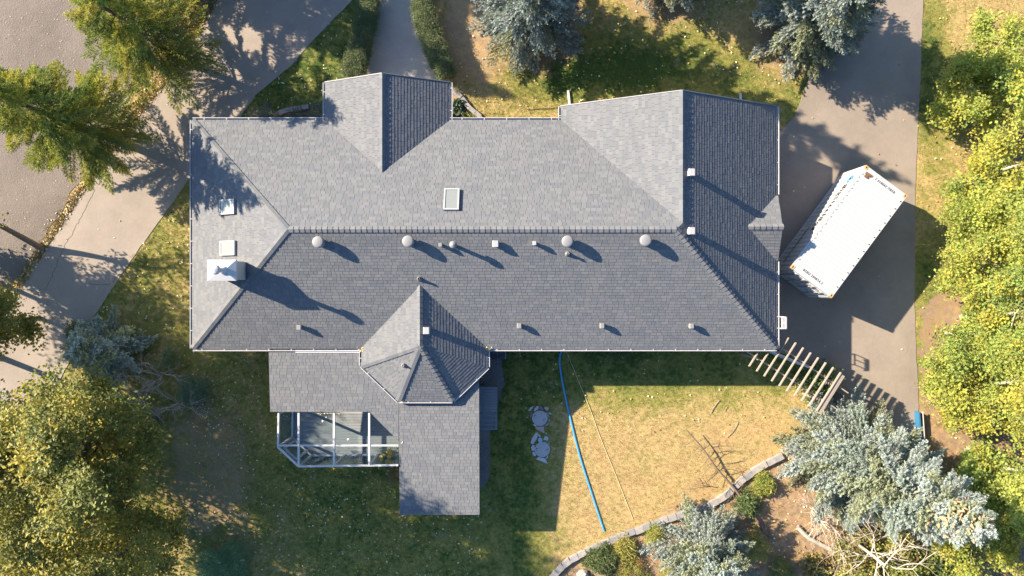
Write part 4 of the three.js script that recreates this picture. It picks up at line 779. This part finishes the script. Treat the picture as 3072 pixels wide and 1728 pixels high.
broadleaf('leaning_tree', 'crooked leaning tree with yellow leaves at the left edge', 'tree', at(127, 747), 6.4, 1.3, { leaves: broadLeaves, tones: [[0.33, 0.27, 0.02], [0.28, 0.24, 0.03], [0.2, 0.19, 0.03]], limbs: 9, per: 2, from: 0.42, spread: 0.22, bark: std(RGB(0.2, 0.15, 0.11), 0.95), trunk: 0.17, bare: 0.78, lean: V(-0.36, 0, -0.48) });
// ------------------------------------------------------------------ hedges, shrubs and bed plants
function hedge(label, line, width, h, seed) {
  const t = thing('hedge', label, 'hedge', V(0, 0, 0), 0, 'clipped hedges along the gravel path'), r = random(seed), c = new THREE.CatmullRomCurve3(line.map(([a, b]) => at(a, b, h * 0.7).setY(0))), L = c.getLength(), lists = smallLeaves.map(() => []), stems = [];
  for (let k = 0; k < L * 520; k++) {
    const s = r(), p = c.getPointAt(s), d = c.getTangentAt(s), w = width * (0.9 + 0.14 * noise(s * 9, seed)), off = (r() - 0.5) * w, edge = Math.abs(off) / w * 2, y = h * (1 - 0.16 * edge ** 4 + 0.07 * noise(p.x * 1.5 + off, p.z * 1.5)) * (r() < 0.6 ? between(r, 0.85, 1) : Math.sqrt(r())), v = between(r, 0.75, 1.25), tone = [[0.1, 0.145, 0.05], [0.125, 0.17, 0.06], [0.085, 0.125, 0.05], [0.16, 0.185, 0.065]][Math.floor(r() * 4)];
    lists[Math.floor(r() * 3)].push([pose(V(p.x - d.z * off, y, p.z + d.x * off), r() * 6.28, 0.4 * gauss(r), 0.4 * gauss(r), between(r, 0.7, 1.1)), tone.map((x) => x * v)]);
  }
  for (let s = 0.02; s < 1; s += 0.25 / L) { const p = c.getPointAt(s); for (let k = 0; k < 3; k++) stems.push(rod(V(p.x, 0, p.z), V(p.x + 0.25 * gauss(r), h * 0.85, p.z + 0.25 * gauss(r)), 0.012, 0.005, 4)); }
  part(t, 'stems', merged(stems), M.twig);
  lists.forEach((l, i) => scatter(t, 'foliage', smallLeaves[i], bushMat, l));
}
hedge('clipped hedge along the left side of the gravel path', [[1108, -60], [1102, 40], [1090, 110], [1072, 165], [1055, 232]], 1.05, 1.1, 51);
hedge('clipped hedge along the right side of the gravel path', [[1262, -60], [1268, 30], [1285, 95], [1306, 150], [1325, 195], [1338, 226]], 1.0, 1.1, 52);
const GREY = [[0.18, 0.2, 0.13], [0.23, 0.25, 0.18], [0.14, 0.17, 0.1]], LIME = [[0.28, 0.31, 0.04], [0.22, 0.28, 0.04], [0.32, 0.32, 0.06]], FRESH = [[0.11, 0.17, 0.04], [0.14, 0.19, 0.045], [0.09, 0.14, 0.04]], GOLD = [[0.36, 0.33, 0.06], [0.3, 0.3, 0.06], [0.4, 0.36, 0.1]], RUST = [[0.26, 0.16, 0.05], [0.3, 0.2, 0.05], [0.2, 0.15, 0.05]];
bush('grey_shrub', 'grey green shrub against the front wall under the left eave', at(800, 372), 0.75, 0.55, smallLeaves, GREY, 190);
bush('grey_shrub', 'grey green shrub in the corner left of the front gable', at(985, 350), 0.7, 0.7, smallLeaves, GREY, 190);
bush('grey_shrub', 'low grey green shrub between two others by the front wall', at(900, 372), 0.7, 0.35, smallLeaves, GREY, 150);
bush('hosta', 'blue green hosta in the bed right of the front gable', at(1372, 322), 0.36, 0.3, hostaLeaves, [[0.06, 0.11, 0.06], [0.08, 0.13, 0.075]], 16, undefined, 'plant');
bush('hosta', 'smaller hosta below the blue green one in the front bed', at(1386, 345), 0.26, 0.25, hostaLeaves, [[0.06, 0.11, 0.06], [0.09, 0.14, 0.08]], 9, undefined, 'plant');
bush('lime_plant', 'lime green plant beside the block edging of the front bed', at(1408, 358), 0.3, 0.22, smallLeaves, LIME, 30, undefined, 'plant');
bush('foundation_plant', 'fresh green plant poking out under the rear eave', at(1836, 1052), 0.42, 0.6, smallLeaves, FRESH, 70, undefined, 'plant');
bush('foundation_plant', 'smaller fresh green plant to the right under the rear eave', at(1880, 1052), 0.36, 0.55, smallLeaves, FRESH, 55, undefined, 'plant');
bush('foundation_plant', 'brownish green plant below the corner of the porch', at(1188, 1420), 0.4, 0.5, smallLeaves, [[0.14, 0.13, 0.05], [0.2, 0.16, 0.06]], 60, undefined, 'plant');
bush('pergola_vine', 'leafy green plant growing between the pergola rafters', at(2440, 1140), 0.85, 1.0, broadLeaves, [...FRESH, [0.2, 0.21, 0.04]], 110, undefined, 'plant');
bush('peony_clump', 'round dark green leafy clump below the retaining wall', at(1803, 1672), 0.72, 0.55, strapLeaves, [[0.09, 0.14, 0.035], [0.12, 0.165, 0.045], [0.15, 0.18, 0.05]], 120, undefined, 'plant');
bush('daylily_clump', 'yellow strappy clump beside the dark leafy clump', at(1872, 1646), 0.62, 0.42, strapLeaves, GOLD, 95, undefined, 'plant');
bush('bed_shrub', 'yellow green shrub hugging the left side of the lower blue spruce', at(1960, 1600), 0.5, 0.5, smallLeaves, LIME, 60);
bush('bed_shrub', 'mixed rust and lime shrub at the bottom edge left of the lower spruce', at(1890, 1712), 0.8, 0.5, smallLeaves, [...LIME, ...RUST], 140);
bush('bed_shrub', 'dull yellow shrub at the bottom edge under the lower spruce', at(2010, 1735), 0.7, 0.6, smallLeaves, [...LIME, ...GOLD], 110);
bush('bed_shrub', 'dark green shrub beside the fallen sapling in the bed', at(2235, 1508), 0.55, 0.55, strapLeaves, FRESH, 60);
bush('bed_shrub', 'bright lime shrub by the wall left of the largest blue spruce', at(2285, 1450), 0.5, 0.5, strapLeaves, LIME, 55);
bush('bed_shrub', 'yellow shrub on the right of the lower blue spruce', at(2255, 1630), 0.75, 0.9, smallLeaves, [...LIME, ...GOLD], 130);
bush('bed_shrub', 'tall dull green shrub at the bottom edge right of the lower spruce', at(2330, 1712), 0.7, 0.8, smallLeaves, [...LIME, ...FRESH], 120);
for (const [px, py, R, h, tones, label] of [[2560, 1640, 1.1, 0.9, [...LIME, ...RUST], 'yellowing shrub behind the pale log'], [2680, 1620, 1.1, 1.2, [...LIME, ...RUST], 'rust tinged shrub under the lower branches of the largest spruce'], [2560, 1740, 1.2, 1.0, [...LIME, ...GOLD], 'golden shrub at the bottom edge below the pale log'], [2700, 1720, 1.3, 1.2, LIME, 'lime shrub at the bottom edge beneath the bare white tree'], [2820, 1660, 1.3, 1.4, [...LIME, ...FRESH], 'green shrub below the tip of the largest spruce'], [2450, 1700, 0.8, 0.6, [...RUST, ...GOLD], 'small rusty shrub left of the bare white tree']]) bush('understorey_shrub', label, at(px, py), R, h, aspenLeaves, tones.map((c) => c.map((x) => x * 0.85)), Math.round(95 * R * R), 'understorey shrubs at lower right');
bush('evergreen_bush', 'dark green bush at the bottom edge below the shaded lawn', at(690, 1690), 1.25, 0.9, smallLeaves, [[0.14, 0.27, 0.12], [0.18, 0.32, 0.14], [0.12, 0.23, 0.11]], 480);
bush('evergreen_bush', 'dark green bush among the bare twigs at left', at(590, 1170), 0.75, 0.9, smallLeaves, [[0.12, 0.2, 0.11], [0.14, 0.23, 0.12]], 180);
bush('evergreen_bush', 'weedy dark green bush above the bare twigs at left', at(520, 1075), 0.45, 0.7, smallLeaves, [[0.11, 0.18, 0.07], [0.15, 0.21, 0.08]], 50);
bush('lilac_bush', 'green bush tangled with the small blue spruce by the driveway', at(255, 1000), 0.6, 0.8, smallLeaves, [[0.075, 0.105, 0.03], [0.1, 0.125, 0.035]], 260);
{ // potted marigold inside the porch
  const t = thing('potted_flowers', 'potted yellow flowers standing inside the glazed porch', 'plant', at(1165, 1366, 0.9).setY(0.3)), r = random(81);
  part(t, 'pot', lathe([[0, 0], [0.15, 0], [0.2, 0.32], [0.21, 0.34], [0.18, 0.34], [0.16, 0.3], [0, 0.3]], 20), std(RGB(0.3, 0.16, 0.1), 0.85));
  scatter(t, 'foliage', smallLeaves[0], bushMat, Array.from({ length: 26 }, () => [pose(V(0.22 * gauss(r), 0.5 + 0.16 * gauss(r), 0.22 * gauss(r)), r() * 6.28, gauss(r) * 0.4, gauss(r) * 0.4, 1), [0.1, 0.15, 0.06]]));
  const f = []; for (let k = 0; k < 9; k++) { const a = k / 9 * 6.283; f.push(new THREE.SphereGeometry(0.04, 6, 4).scale(1.3, 0.4, 0.7).rotateY(-a).translate(0.05 * Math.cos(a), 0, 0.05 * Math.sin(a))); }
  const petal = merged(f), gold = std(RGB(0.75, 0.45, 0.01), 0.7);
  for (const [x, y, z] of [[0, 0.75, -0.2], [0.05, 0.78, 0.02], [-0.05, 0.74, 0.24], [0.1, 0.7, 0.3], [0.02, 0.72, 0.16], [-0.34, 0.7, 0.05], [0.12, 0.72, -0.1]]) part(t, 'blossom', petal, gold, V(x, y, z));
}
function bareBush(name, label, p, h, n, mat, seed, category = 'shrub') {
  const t = thing(name, label, category, p), r = random(seed); 
  for (let k = 0; k < n; k++) part(t, 'stem', merged(boughs([], V(0.12 * gauss(r), 0, 0.12 * gauss(r)), V(0.75 * gauss(r), 1, 0.75 * gauss(r)), h * between(r, 0.7, 1.1), 0.026, 2, r, { forks: 2, spread: 0.5, parts: 3, wander: 0.2 })), mat);
}
const greyTwig = std(RGB(0.42, 0.38, 0.35), 0.95), paleTwig = std(RGB(0.5, 0.44, 0.36), 0.9);
bareBush('bare_shrub', 'bare grey twiggy shrub between the small blue spruce and the house', at(480, 1130), 1.5, 7, greyTwig, 401);
bareBush('bare_shrub', 'bare twiggy shrub at the edge of the lower left tree', at(560, 1215), 1.2, 5, greyTwig, 402);
bareBush('bare_shrub', 'leafless twigs behind the small blue spruce', at(420, 1200), 1.5, 5, greyTwig, 403);
bareBush('bare_shrub', 'pale leafless bush in front of the largest blue spruce', at(2440, 1530), 1.9, 6, paleTwig, 404);
bareBush('bare_shrub', 'pale leafless bush right of the log', at(2520, 1560), 1.5, 4, paleTwig, 407);
{
  const t = thing('bare_tree', 'white leafless tree with spreading limbs at the bottom right', 'tree', at(2545, 1610)), r = random(405);
  const c = new THREE.CatmullRomCurve3([V(0, -0.05, 0), V(0.1, 1.0, 0.1), V(0.15, 2.2, 0.15), V(0.3, 3.0, 0.3)]);
  part(t, 'trunk', new THREE.TubeGeometry(c, 20, 0.075, 8), M.paleBark);
  for (let k = 0; k < 11; k++) { const a = k * 2.4, p = c.getPoint(0.5 + 0.5 * k / 11); part(t, 'limb', merged(boughs([], p, V(Math.cos(a), between(r, 0.1, 0.7), Math.sin(a)), between(r, 1.7, 2.7), 0.03, 2, r, { forks: 1, spread: 0.6, parts: 4, wander: 0.32 })), paleTwig); }
}
// ------------------------------------------------------------------ grass tufts and fallen leaves
{
  const r = random(501), pos = [];
  for (let k = 0; k < 7; k++) { const a = r() * 6.28, x = 0.028 * gauss(r), z = 0.028 * gauss(r), h = between(r, 0.02, 0.042), w = 0.006, lx = 0.035 * gauss(r), lz = 0.035 * gauss(r); pos.push(x - w * Math.cos(a), 0, z - w * Math.sin(a), x + w * Math.cos(a), 0, z + w * Math.sin(a), x + lx, h, z + lz); }
  const tuft = triangles(pos), list = [], houses = [[[-14.4, -7.3], [11.85, -7.3], [11.85, 2.2], [-14.4, 2.2]], [[-11.2, 2.2], [-1.7, 2.2], [-1.7, 10.5], [-5.1, 10.5], [-5.1, 8.3], [-11.1, 8.3]]], no = [frontDrive, sideDrive, walkway, gravelLot, sideStrip, bed, frontBedL, frontBedR, ...houses];
  const bb = no.map((p) => [Math.min(...p.map((q) => q[0])), Math.max(...p.map((q) => q[0])), Math.min(...p.map((q) => q[1])), Math.max(...p.map((q) => q[1]))]);
  const free = (x, z) => !no.some((p, i) => x > bb[i][0] && x < bb[i][1] && z > bb[i][2] && z < bb[i][3] && inside(p, x, z));
  for (let k = 0; k < 420000; k++) {
    const x = between(r, -27.5, 27.5), z = between(r, -15.8, 15.8); if (!free(x, z) || soilness(x, z) > 0.2 + 0.6 * r()) continue;
    const c = turf(x, z, 0.16 * gauss(r)), v = between(r, 0.8, 1.35), s = between(r, 0.6, 1.3);
    list.push([new THREE.Matrix4().compose(V(x, 0, z), new THREE.Quaternion().setFromAxisAngle(V(0, 1, 0), r() * 6.28), V(s, s * between(r, 0.7, 1.4), s)), c.map((q) => q * v)]);
  }
  const g = scatter(scene, 'lawn_grass', tuft, std(0xffffff, 0.9, { side: THREE.DoubleSide }), list); g.userData = { kind: 'stuff', label: 'short mown grass of the lawns round the house', category: 'grass' };
  // fallen leaves: small curled blades
  const leaf = triangles([-0.04, 0.004, 0, 0, 0.016, -0.03, 0.045, 0.006, 0, -0.04, 0.004, 0, 0.045, 0.006, 0, 0, 0.014, 0.03]), drop = [];
  const tone = () => { const q = r(); return q < 0.55 ? [0.62, 0.58, 0.4] : q < 0.8 ? [0.5, 0.37, 0.1] : [0.3, 0.17, 0.07]; };
  const put = (x, z, y = 0.045, s = 1) => { const v = between(r, 0.7, 1.2); drop.push([pose(V(x, y, z), r() * 6.28, 0.35 * gauss(r), 0.35 * gauss(r), s * between(r, 0.6, 1.5)), tone().map((q) => q * v)]); };
  const many = (n, px0, px1, py0, py1, ok = () => true, s = 1) => { for (let k = 0; k < n; k++) { const p = at(between(r, px0, px1), between(r, py0, py1)); if (ok(p.x, p.z)) put(p.x, p.z, 0.045, s); } };
  many(1400, 560, 1450, 1060, 1728, free); many(420, 620, 1120, 0, 380, free); many(330, 1680, 2420, 0, 310, free); many(420, 280, 640, 560, 1100, free); many(160, 1450, 2300, 1050, 1300, free); many(200, 2760, 3000, 0, 950, free); many(120, 1340, 1700, 60, 360, free);
  many(60, 180, 900, 0, 900, (x, z) => inside(frontDrive, x, z)); many(50, 2350, 2740, 100, 1250, (x, z) => inside(sideDrive, x, z)); many(1500, 0, 560, 0, 1000, (x, z) => inside(gravelLot, x, z), 0.45);
  for (let k = 0; k < 1500; k++) { const i = Math.floor(r() * (leftEdge.length - 1)), q = r(), a = leftEdge[i], b = leftEdge[i + 1], p = at(a[0] + (b[0] - a[0]) * q - Math.abs(gauss(r)) * 18, a[1] + (b[1] - a[1]) * q + gauss(r) * 6); put(p.x, p.z, 0.03, 1.2); }
  for (let k = 0; k < 1600; k++) { const p = at(between(r, 1650, 3060), between(r, 1100, 1728)); if (inside(bed, p.x, p.z)) put(p.x, p.z, 0.02, 1.2); }
  for (const [px, py, y] of [[1086, 1048, 2.96], [1464, 1046, 2.96]]) for (let k = 0; k < 40; k++) { const p = at(px + 5 * gauss(r), py + 3 * gauss(r), y); put(p.x, p.z, y, 0.9); }
  for (let k = 0; k < 60; k++) { const p = at(between(r, 950, 1020), 1238 + 1.5 * Math.abs(gauss(r)), 2.5); put(p.x, p.z, 2.5, 0.7); }
  for (const [px, py] of [[993, 1318], [1044, 1318], [978, 1252], [968, 1263], [1206, 1326], [1259, 1427]]) { const p = at(px, py, 2.5); put(p.x, p.z, px > 1190 ? lowY(p.z) + 0.025 : 2.5, 1.3); }
  const f = scatter(scene, 'fallen_leaves', leaf, std(0xffffff, 0.85, { side: THREE.DoubleSide }), drop); f.userData = { kind: 'stuff', label: 'pale fallen leaves strewn over lawns and drives', category: 'leaves' };
  // dry tufty verge between the gravel lot and the front driveway
  const verge = [], blade = []; for (let k = 0; k < 12; k++) { const x = 0.03 * gauss(r), z = 0.03 * gauss(r); blade.push(x - 0.005, 0, z, x + 0.005, 0, z, x + 0.05 * gauss(r), between(r, 0.05, 0.12), z + 0.05 * gauss(r)); }
  for (let k = 0; k < 5200; k++) { const i = Math.floor(r() * (leftEdge.length - 1)), q = r(), a = leftEdge[i], b = leftEdge[i + 1], p = at(a[0] + (b[0] - a[0]) * q - 4 - Math.abs(gauss(r)) * 14, a[1] + (b[1] - a[1]) * q + gauss(r) * 5); if (fbm(p.x, p.z) < -0.25) continue; verge.push([pose(p, r() * 6.28, 0, 0, between(r, 0.6, 1.3)), mixc([0.4, 0.29, 0.14], [0.27, 0.22, 0.09], r())]); }
  for (let k = 0; k < 9000; k++) { const p = at(between(r, 1650, 3060), between(r, 1250, 1728)); if (inside(bed, p.x, p.z) && fbm(p.x * 0.8 + 4, p.z * 0.8) > -0.12) verge.push([pose(p, r() * 6.28, 0, 0, between(r, 0.5, 1.4)), mixc([0.42, 0.32, 0.17], [0.26, 0.22, 0.08], r())]); }
  const vg = scatter(scene, 'verge_grass', triangles(blade), std(0xffffff, 0.95, { side: THREE.DoubleSide }), verge); vg.userData = { kind: 'stuff', label: 'dry straw grass along the front driveway verge and in the planting bed', category: 'grass' };
}
renderer.render(scene, camera);
